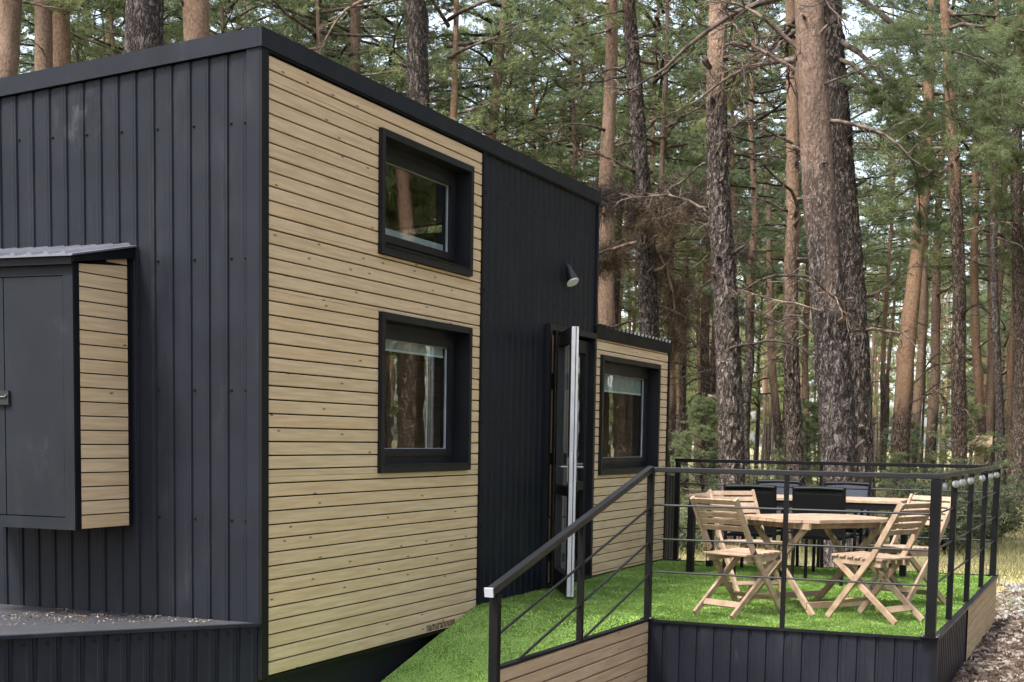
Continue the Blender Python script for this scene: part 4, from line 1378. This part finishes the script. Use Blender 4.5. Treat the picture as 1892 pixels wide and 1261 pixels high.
# trunk foot x, y, lean x, lean y, thickness, height it was measured at, height where the orange bark begins, dead limbs, label
TREES=[
 (15.3, 15.39, 0.0098, -0.0111, 0.446, 9.2, 2.0, 4, 'thick grey pine trunk at the far left above the dark end wall'),
 (18.26, 16.54, -0.013, 0.0154, 0.38, 10.1, 3.0, 4, 'orange brown pine trunk, left one of the close pair above the end wall'),
 (19.18, 17.0, -0.0031, 0.0038, 0.404, 10.4, 3.0, 4, 'orange brown pine trunk, right one of the close pair above the end wall'),
 (33.31, 28.15, 0.0125, -0.0157, 0.27, 15.2, 1.5, 2, 'thin straight orange pine trunk left of the broad forked pine'),
 (29.69, 24.68, 0.0178, -0.0228, 0.314, 13.9, 1.5, 2, 'slim golden orange pine trunk just left of the broad forked pine'),
 (9.59, 8.18, 0.0237, -0.032, 0.499, 7.3, 9.5, 8, 'broad grey pine trunk with stubby limbs above the end wall'),
 (12.39, 9.43, 0.0265, -0.0384, 0.392, 8.2, 2.0, 6, 'bright orange pine trunk left of the roof corner'),
 (36.44, 20.03, -0.0475, 0.079, 0.279, 15.3, 2.0, 4, 'thin reddish pine trunk just right of the roof corner'),
 (26.92, 14.48, 0.0048, -0.0086, 0.362, 12.1, 3.0, 9, 'slim red brown pine trunk behind the roof with drooping limbs'),
 (17.87, 8.07, 0.0052, -0.0103, 0.385, 8.9, 14.0, 10, 'dark blackish pine trunk with twisted limbs behind the roof'),
 (29.34, 11.9, 0.022, -0.0511, 0.312, 11.5, 3.0, 10, 'pale bent pine trunk rising behind the black roof edge'),
 (23.2, 5.68, -0.0103, 0.0297, 0.297, 7.9, 3.2, 12, 'straight orange pine trunk just right of the black house wall'),
 (19.71, 3.45, -0.0307, 0.0968, 0.374, 5.1, 9.5, 10, 'dark brown pine trunk behind the low cabin roof'),
 (14.22, 0.76, -0.0113, 0.0437, 0.36, 4.9, 7.0, 14, 'tall straight pine, grey below and orange above, left of the biggest trunk'),
 (19.34, 0.8, -0.0128, 0.0599, 0.281, 5.2, 4.6, 14, 'slim knotty pine between the two big trunks, orange above grey'),
 (13.57, -1.0, -0.0152, 0.0801, 0.505, 4.7, 4.6, 8, 'biggest pine trunk in front, orange pink above and furrowed grey below'),
 (17.06, -0.68, -0.0142, 0.0809, 0.455, 5.0, 12.0, 9, 'dark grey pine trunk leaning close behind the biggest trunk'),
 (35.47, 1.28, 0.0037, -0.0279, 0.415, 6.2, 2.6, 5, 'leaning orange pine trunk right of the biggest trunk, forward of its thin twin'),
 (42.46, 1.84, 0.002, -0.0158, 0.241, 7.2, 2.0, 3, 'thin pale orange trunk close behind the leaning orange pine'),
 (44.51, 1.52, 0.0007, -0.0056, 0.29, 6.1, 2.0, 4, 'slender orange brown trunk between the leaning pine and the grey pine'),
 (26.72, -1.32, -0.0073, 0.0687, 0.278, 5.8, 8.0, 10, 'pale grey pine trunk rising behind the hanging green bough'),
 (38.72, -0.81, -0.0063, 0.0691, 0.239, 6.6, 2.8, 4, 'thin orange trunk standing right of the pale grey pine'),
 (47.7, -0.28, -0.0041, 0.0486, 0.245, 8.1, 4.0, 4, 'thin grey orange trunk behind the corner of the deck'),
 (44.7, -0.43, 0.0001, -0.0015, 0.193, 7.8, 2.0, 3, 'very thin orange trunk leaning left near the right edge'),
 (36.79, -1.89, -0.0024, 0.0368, 0.36, 6.7, 12.0, 8, 'dark pine trunk on dry grass at the right edge'),
 (39.77, -1.48, -0.0022, 0.0323, 0.192, 3.1, 1.0, 2, 'pale yellowish trunk touching the dark pine at the right edge'),
 (40.96, 9.16, -0.0048, 0.0167, 0.204, 4.9, 9.0, 3, 'thin grey trunk nearest the low cabin, behind the deck'),
 (35.39, 6.79, -0.0105, 0.0388, 0.262, 4.6, 6.0, 4, 'grey brown trunk left of the tall straight pine'),
 (50.93, 10.6, -0.0086, 0.0326, 0.201, 5.5, 2.0, 2, 'thin orange trunk almost hidden left of the tall straight pine'),
 (46.64, 7.0, -0.0187, 0.0838, 0.266, 5.6, 3.0, 3, 'thin golden orange trunk between the tall straight pine and the knotty pine'),
 (51.74, 7.05, -0.0076, 0.0378, 0.223, 7.0, 2.0, 3, 'thin dull trunk squeezed left of the biggest trunk'),
 (54.21, 4.46, -0.0017, 0.0115, 0.207, 4.3, 4.0, 2, 'thin shaded trunk right of the biggest trunk'),
 (32.77, -1.75, -0.0044, 0.0595, 0.208, 3.2, 9.0, 3, 'short dark trunk behind the back corner post of the railing'),
 (60.01, 15.25, -0.0057, 0.0192, 0.312, 5.0, 3.0, 2, "pinkish thin trunk touching the low cabin's far edge"),
]


trr = np.random.default_rng(11)
for i, (bx, by, lx, ly, D, zm, bl, nb, lab) in enumerate(TREES):
    dist = math.hypot(bx - CAM.x, by - CAM.y)
    t = thing("pine_tree", (bx, by, 0), lab, "tree", "tall pines around the house")
    H = 17.5 + (i * 37 % 40) / 10
    Db = D / (1 - 0.82 * (min(zm, 9) / H) ** 1.1)
    near = dist < 29 and by < 6
    if near: Db *= 0.86
    V, T, ax, rr = make_trunk(700 + i, H, Db, sides=72 if near else 18, dz=0.045 if near else 0.4, rough=0.035 if near else 0.04, knots=14, relief=bl if near else None)
    # lean: shear the trunk along its line
    V = V + V[:, 2:3] * np.array([[lx, ly, 0.0]])
    tr = obj("trunk", tri_mesh("trunk", V, T, [BARK], smooth=np.ones(len(T), bool)), t)
    tr["bark_line"] = float(bl)
    cs = 9.3 + (i * 17 % 20) / 10 if dist < 36 else 6.5 + (i * 13 % 30) / 10
    c = obj("crown", CROWNS[i % 5], t, (lx * cs, ly * cs, cs))
    s = (H - cs + 0.6) / 9.0
    c.scale = (s * 1.05, s * 1.05, s)
    c.rotation_euler = (0, 0, i * 1.7)
    for k in range(nb):
        z = trr.uniform(2.2, cs) if dist > 24 else trr.uniform(2.6, 8.8)
        j = int(np.argmin(np.abs(ax[:, 2] - z)))
        az = trr.uniform(0, 2 * math.pi)
        x = ax[j, 0] + lx * z + math.cos(az) * rr[j] * 0.8; y = ax[j, 1] + ly * z + math.sin(az) * rr[j] * 0.8
        b = obj("branch", LIMBS[int(trr.integers(0, 9))], t, (x, y, z))
        sc = trr.uniform(0.45, 1.15)
        b.scale = (sc, sc, sc)
        b.rotation_euler = (trr.uniform(-0.5, 0.5), trr.uniform(-0.35, 0.45), az)
    if near or dist < 40:
        for k in range(22 if near else 8):          # stubs of snapped limbs
            z = trr.uniform(0.8, 9.5)
            j = int(np.argmin(np.abs(ax[:, 2] - z)))
            az = trr.uniform(0, 2 * math.pi)
            st = obj("stub", STUB, t, (ax[j, 0] + lx * z + math.cos(az) * rr[j] * 0.86, ax[j, 1] + ly * z + math.sin(az) * rr[j] * 0.86, z))
            q = trr.uniform(0.6, 1.5)
            st.scale = (q, q, q)
            st.rotation_euler = (0, trr.uniform(-0.6, 0.3), az)
    if "biggest" in lab and "front" in lab:
        big_tree = t; big_axis = (bx, by, lx, ly)

# the green boughs that hang to the right of the biggest trunk, and over the upper right
def bough(tree, lx, ly, z, az, pitch_, mi, sc):
    b = obj("leafy_branch", BOUGHS[mi], tree, (lx * z, ly * z, z))
    b.scale = (sc, sc, sc)
    b.rotation_euler = (0.0, pitch_, az)
    return b
tg = [o for o in COL.objects if o.get("label", "").startswith("dark grey pine trunk leaning")][0]
for z, az, pt, mi, sc in ((7.6, -1.75, 0.55, 1, 0.95), (8.2, -1.55, 0.30, 2, 0.95), (7.9, -1.95, 0.75, 0, 0.9), (9.0, -1.7, 0.2, 2, 1.1), (8.6, 1.3, 0.2, 1, 0.9)):
    bough(tg, -0.0142, 0.0809, z, az, pt, mi, sc)
ta = [o for o in COL.objects if o.get("label", "").startswith("pale grey pine trunk")][0]
for z, az, pt, mi, sc in ((10.2, -1.5, 0.25, 2, 1.0), (9.6, -1.0, 0.4, 1, 1.0), (10.8, -2.0, 0.2, 0, 1.1), (9.9, 3.6, 0.3, 1, 0.9), (11.2, -1.2, 0.3, 2, 1.1)):
    bough(ta, -0.0073, 0.0687, z, az, pt, mi, sc)
td = [o for o in COL.objects if o.get("label", "").startswith("dark brown pine trunk behind")][0]
for k in range(6):      # a tangle of dead boughs at mid height
    z = 5.5 + 0.17 * k
    b = obj("dead_branch", BROWN[k % 2], td, (-0.0307 * z, 0.0968 * z, z))
    b.scale = (1.0, 1.0, 1.0)
    b.rotation_euler = (trr.uniform(-1, 1), trr.uniform(-0.3, 0.7), -1.45 + trr.uniform(-1.1, 1.1) + (0 if k % 3 else 2.6))
for z, az, sc in ((8.0, 1.9, 1.5), (7.4, 1.5, 1.35), (7.0, 1.7, 1.2), (7.7, 1.2, 1.6), (8.3, -1.3, 1.3), (6.6, 2.2, 1.0), (6.2, -1.5, 0.9)):
    b = obj("branch", LIMBS[int(z * 10) % 9], big_tree, (big_axis[2] * z, big_axis[3] * z, z))
    b.scale = (sc, sc, sc)
    b.rotation_euler = (0.4, -0.1, az)

# pines deeper in the forest
def in_view(x, y, pad=0.0):
    a = math.degrees(math.atan2(y - CAM.y, x - CAM.x))
    return 22.53 - 20.2 - pad < a < 22.53 + 20.2 + pad
spots = [(t[0], t[1]) for t in TREES]
back = []
tries = 0
while len(back) < 245 and tries < 12000:
    tries += 1
    first = len(back) < 72          # a nearer stand with lower crowns, then slimmer trees far off
    a = R(22.53 + trr.uniform(-20.5, 20.5))
    if first: a = R(22.53 + trr.uniform(-9.5, 20.5))
    d = trr.uniform(36, 64) if first else 52 + 64 * trr.uniform(0, 1) ** 0.9
    x, y = CAM.x + math.cos(a) * d, CAM.y + math.sin(a) * d
    if any((x - p) ** 2 + (y - q) ** 2 < 2.8 for p, q in spots): continue
    spots.append((x, y)); back.append((x, y, d))
for i, (x, y, d) in enumerate(back):
    young = i % 7 == 3 and d > 55
    t = thing("pine_tree", (x, y, 0), "short full-crowned pine among the slim trunks of the background forest" if young else "slim pine of the dense background forest behind house and deck", "tree", "short pines of the background forest" if young else "pines deep in the background forest", trr.uniform(0, 6.28))
    H = trr.uniform(13, 19) if not young else trr.uniform(7, 11)
    k = H / 17.0
    tr = obj("trunk", TRUNKS[i % 6], t)
    w = (trr.uniform(0.65, 1.15) if i < 72 else trr.uniform(0.45, 0.85)) * (0.8 if young else 1)
    tr.scale = (w, w, k)
    tr.rotation_euler = (trr.normal(0, 0.02), trr.normal(0, 0.02), 0)
    tr["bark_line"] = float(trr.uniform(1.0, 8.0))
    cs = H * ((trr.uniform(0.36, 0.52) if i < 72 else trr.uniform(0.46, 0.64)) if not young else trr.uniform(0.12, 0.3))
    c = obj("crown", MIDS[i % 3] if (young or i % 5 == 0) else CROWNS[i % 5], t, (0, 0, cs))
    s = (H - cs + 0.5) / (8.0 if (young or i % 5 == 0) else 9.0)
    hw = s * trr.uniform(0.95, 1.3) if s > 0.6 else 0.75
    c.scale = (hw, hw, s)
    if d < 66 and not young:
        for q in range(7):
            z = trr.uniform(2.0, cs)
            b = obj("branch", LIMBS[int(trr.integers(0, 9))], t, (0, 0, z))
            sc = trr.uniform(0.5, 1.0); b.scale = (sc, sc, sc)
            b.rotation_euler = (trr.uniform(-0.4, 0.4), trr.uniform(-0.3, 0.4), trr.uniform(0, 6.28))

# low young pines between the trunks
yp = [(24.5, -0.2), (30.5, -0.9), (33, 3.4), (28, 5.0), (40, 1.8), (44, 5.2), (38, 9.5)]
for i, (x, y) in enumerate(yp):
    t = thing("young_pine", (x, y, 0), "low bushy young pine growing between the trunks behind the deck", "tree", "young pines behind the deck", i * 1.3)
    s = 0.42 + (i * 29 % 30) / 75
    c = obj("crown", SMALL[i % 2], t, (0, 0, 0.15))
    c.scale = (s * 1.3, s * 1.3, s)
    st = obj("trunk", TRUNKS[i % 6], t)
    st.scale = (0.2, 0.2, 0.17 * s)
    st["bark_line"] = 99.0

# broadleaf bushes behind the back railing
def make_bush(seed, H, Rm):
    rg = np.random.default_rng(seed)
    A = Acc(); TC, TD = [], []
    for i in range(26):
        p = limb_path((rg.normal(0, 0.08), rg.normal(0, 0.08), 0), i * 2.4, rg.uniform(0.5, 1.35), H * rg.uniform(0.6, 1.1), rg, 6, 0.3, 0.2, 0.0)
        p[:, :2] *= Rm / H * 1.2
        A.add(*tube_vf(p, np.linspace(0.016, 0.004, 7), 4), 0)
        for j in range(10):
            a = rg.integers(1, 6)
            q = limb_path(p[a], rg.uniform(0, 6.28), rg.uniform(-0.2, 0.7), 0.35 * rg.uniform(0.5, 1.3), rg, 3, 0, 0.3, 0)
            A.add(*tube_vf(q, np.linspace(0.006, 0.002, 4), 3, cap=False), 0)
            for k in range(7):
                TC.append(q[rg.integers(1, 4)] + rg.normal(0, 0.06, 3)); TD.append(rg.normal(0, 1, 3))
    v, tr = tufts(np.array(TC), np.array(TD), 6, 0.055, 0.014, 0.9, rg)
    A.add(v, tr, 1)
    return A.mesh("foliage", [TWIG, BUSHLEAF])
BUSH = [make_bush(800, 2.0, 1.3), make_bush(801, 1.7, 1.4)]
bs = [((18.2, -1.9), 1.1, "pale green leafy bush behind the back railing, tallest of the bushes"), ((21.0, -2.3), 0.95, "grey green bush at the right end of the bushes behind the railing"),
      ((16.6, -0.2), 0.72, "low bush behind the long table at the back railing"), ((19.5, 0.6), 0.85, "thin bush at the foot of the biggest trunk"),
      ((15.6, 1.9), 0.62, "small bush left of the tall straight pine's foot"), ((23.5, -1.6), 1.05, "bush furthest back behind the railing"), ((25.0, 3.2), 0.9, "bush in the shade behind the slim knotty pine")]
for i, ((x, y), s, lab) in enumerate(bs):
    t = thing("bush", (x, y, 0), lab, "bush", "bushes behind the deck", i * 2.1)
    o = obj("foliage", BUSH[i % 2], t); o.scale = (s, s, s)
    st = tube("stem", [(0, 0, -0.1), (0.01, 0, 0.25 * s), (0.03, 0.02, 0.5 * s)], [0.035, 0.028, 0.018], TWIG, t, 6)

# forest beyond the picture and far behind, one mass
def forest_mass():
    rg = np.random.default_rng(21)
    lows = []
    for i in range(4):
        A = make_crown(900 + i, 10.0, 2.6, 30, 6, 4, 7, 0.30, 0.035)
        v, t, m_ = np.concatenate(A.v), np.concatenate(A.t), np.concatenate(A.m)
        V, T, ax, rr = make_trunk(950 + i, 17.0, 0.34, sides=8, dz=1.4, knots=2)
        keep = m_ == 1
        t = t[keep]; used, inv = np.unique(t, return_inverse=True); v = v[used]; t = inv.reshape(-1, 3)
        lows.append((v, t, V, T))
    Vs, Ts, Ms, n = [], [], [], 0
    pos = []
    while len(pos) < 230:      # behind what one can tell apart
        a = R(22.53 + rg.uniform(-22, 22)); d = rg.uniform(112, 190)
        pos.append((CAM.x + math.cos(a) * d, CAM.y + math.sin(a) * d))
    k = 0
    while k < 110:             # around the clearing, outside the frame
        x, y = rg.uniform(-45, 60), rg.uniform(-48, 45)
        if in_view(x, y, 3.0): continue
        if math.hypot(x - 0.5, y + 1.5) < 15 or (x < -2 and abs(y + 3) < 13 and x > -30): continue
        pos.append((x, y)); k += 1
    k = 0
    while k < 70:              # and deeper on that side
        x, y = rg.uniform(40, 130), rg.uniform(-80, -12)
        if in_view(x, y, 3.0): continue
        pos.append((x, y)); k += 1
    k = 0
    while k < 105:             # the side that the windows mirror
        x, y = rg.uniform(8, 62), rg.uniform(-34, -7.5)
        if in_view(x, y, 3.0) or math.hypot(x - 3, y) < 19: continue
        pos.append((x, y)); k += 1
    for x, y in pos:
        v, t, V, T = lows[rg.integers(0, 4)]
        a = rg.uniform(0, 6.28); c, s = math.cos(a), math.sin(a)
        Rz = np.array([[c, -s, 0], [s, c, 0], [0, 0, 1]])
        k = rg.uniform(0.85, 1.15); cs = rg.uniform(5.5, 8.5)
        if math.hypot(x - CAM.x, y - CAM.y) > 105: cs = rg.uniform(0.5, 5.0)
        w = rg.uniform(0.7, 1.3)
        vv = (v * np.array([1, 1, (17 * k - cs) / 10])) @ Rz.T + np.array([x, y, cs])
        tv = (V * np.array([w, w, k])) @ Rz.T + np.array([x, y, 0])
        Vs += [vv, tv]; Ts += [t + n, T + n + len(vv)]
        Ms += [np.ones(len(t), int), np.zeros(len(T), int)]
        n += len(vv) + len(tv)
    me = tri_mesh("distant_forest", np.concatenate(Vs), np.concatenate(Ts), [BARK, NEEDLE], np.concatenate(Ms))
    o = obj("distant_forest", me, label="distant pine forest closing off the view all round", cat="forest", kind="stuff")
    o["bark_line"] = 4.0
forest_mass()

# ------------------------------------------------------------------ bark chips, stones and dry grass on the ground
def scatter_chips(name, n, area, size, flat, material, lab, cat, dens=None):
    rg = np.random.default_rng(hash(name) % 1000 if False else len(name) * 7)
    x = rg.uniform(area[0], area[1], n); y = rg.uniform(area[2], area[3], n)
    if dens is not None:
        k = rg.random(n) < dens(x, y); x, y = x[k], y[k]; n = len(x)
    cube = np.array([[-1, -1, -1], [1, -1, -1], [1, 1, -1], [-1, 1, -1], [-.7, -.7, 1], [.7, -.7, 1], [.7, .7, 1], [-.7, .7, 1]], float)
    tri = np.array([(0, 3, 2), (0, 2, 1), (4, 5, 6), (4, 6, 7), (0, 1, 5), (0, 5, 4), (1, 2, 6), (1, 6, 5), (2, 3, 7), (2, 7, 6), (3, 0, 4), (3, 4, 7)])
    S = size * rg.uniform(0.5, 1.5, (n, 1, 3)) * np.array([1.0, 0.62, flat])
    v = cube[None] * S + rg.normal(0, 0.18, (n, 8, 3)) * S
    q = rg.standard_normal((n, 4)); q[:, 1:3] *= 0.35; q[:, 0] += 0.5; q /= np.linalg.norm(q, axis=1)[:, None]
    w, a, b, c = q.T
    M = np.stack([np.stack([1 - 2 * (b * b + c * c), 2 * (a * b - w * c), 2 * (a * c + w * b)], -1), np.stack([2 * (a * b + w * c), 1 - 2 * (a * a + c * c), 2 * (b * c - w * a)], -1),
                  np.stack([2 * (a * c - w * b), 2 * (b * c + w * a), 1 - 2 * (a * a + b * b)], -1)], 1)
    v = np.einsum('nij,nkj->nki', M, v)
    v += np.stack([x, y, rg.uniform(0.004, 0.030, n)], -1)[:, None, :]
    T = (tri[None] + 8 * np.arange(n)[:, None, None]).reshape(-1, 3)
    me = tri_mesh(name, v.reshape(-1, 3), T, [material])
    obj(name, me, label=lab, cat=cat, kind="stuff")
scatter_chips("bark_mulch", 30000, (3.0, 11.5, -6.2, -3.3), 0.030, 0.35, CHIPS, "brown bark chips along the right side of the deck", "mulch")
scatter_chips("pale_gravel", 6000, (8.4, 12.5, -5.0, 0.6), 0.034, 0.55, STONES, "pale grey stones strewn behind the deck corner", "gravel",
              lambda x, y: 0.85 * (np.sin(x * 1.7 + 0.8) * np.cos(y * 1.3) > -0.25))

def dry_grass():
    rg = np.random.default_rng(31)
    n = 110000
    a = np.radians(22.53 + rg.uniform(-21, 3, n)); d = 15 + 45 * rg.random(n) ** 1.2
    x = CAM.x + np.cos(a) * d; y = CAM.y + np.sin(a) * d
    k = (x > 8.8) & ((np.sin(x * 0.9) * np.cos(y * 1.1 + x * 0.3) + rg.normal(0, 0.5, n)) > -0.2)
    x, y, d = x[k], y[k], d[k]; n = len(x)
    h = rg.uniform(0.04, 0.15, n); w = rg.uniform(0.003, 0.006, n) * (1 + d / 30)
    t = rg.uniform(0, 6.28, n); l = rg.uniform(0, 6.28, n)
    V = np.empty((n, 3, 3))
    V[:, 0] = np.stack([x - np.cos(t) * w, y - np.sin(t) * w, 0 * x - 0.02], -1)
    V[:, 1] = np.stack([x + np.cos(t) * w, y + np.sin(t) * w, 0 * x - 0.02], -1)
    V[:, 2] = np.stack([x + np.cos(l) * h * 0.7, y + np.sin(l) * h * 0.7, h], -1)
    me = tri_mesh("dry_grass", V.reshape(-1, 3), np.arange(3 * n).reshape(-1, 3), [DRYGRASS])
    obj("dry_grass", me, label="dry yellow grass on the forest floor behind the deck", cat="grass", kind="stuff")
dry_grass()

# fallen leaves on the drawbar cover
def leaf_litter():
    rg = np.random.default_rng(41)
    n = 1100
    f = rg.random(n); g2 = rg.beta(1.3, 3.0, n)
    y = 0.25 + 1.2 * f
    x = -0.03 - g2 * np.minimum(y, 1.2) * 0.9
    k = rg.random(n) < 0.35 + 0.65 * (y > 0.6)
    x, y = x[k], y[k]; n = len(x)
    s = rg.uniform(0.003, 0.009, n); t = rg.uniform(0, 6.28, n)
    V = np.empty((n, 3, 3))
    for i, o in enumerate((0, 2.1, 4.2)):
        V[:, i] = np.stack([x + np.cos(t + o) * s * (2 if i == 0 else 0.7), y + np.sin(t + o) * s * (2 if i == 0 else 0.7), ZT + rg.uniform(0.002, 0.012, n)], -1)
    me = tri_mesh("leaf_litter", V.reshape(-1, 3), np.arange(3 * n).reshape(-1, 3), [CHIPS])
    obj("leaf_litter", me, label="pale leaf litter lying on the drawbar cover by the end wall", cat="litter", kind="stuff")
leaf_litter()

# a small roofed post far off between the trunks
fx, fy = 31.5, -1.25
pt_ = thing("bird_feeder", (fx, fy, 0), "small wooden bird feeder on a post far behind the deck corner", "bird feeder")
box("post", (-0.09, -0.09, 0), (0.09, 0.09, 1.75), WOOD_Y, pt_)
V = [(-0.25, -0.28, 1.75), (0.25, -0.28, 1.75), (0.25, 0.28, 1.75), (-0.25, 0.28, 1.75), (0, -0.28, 2.02), (0, 0.28, 2.02)]
obj("roof", mesh("roof", V, [(3, 2, 1, 0), (0, 1, 4), (2, 3, 5), (1, 2, 5, 4), (3, 0, 4, 5)], WOOD_Y), pt_)
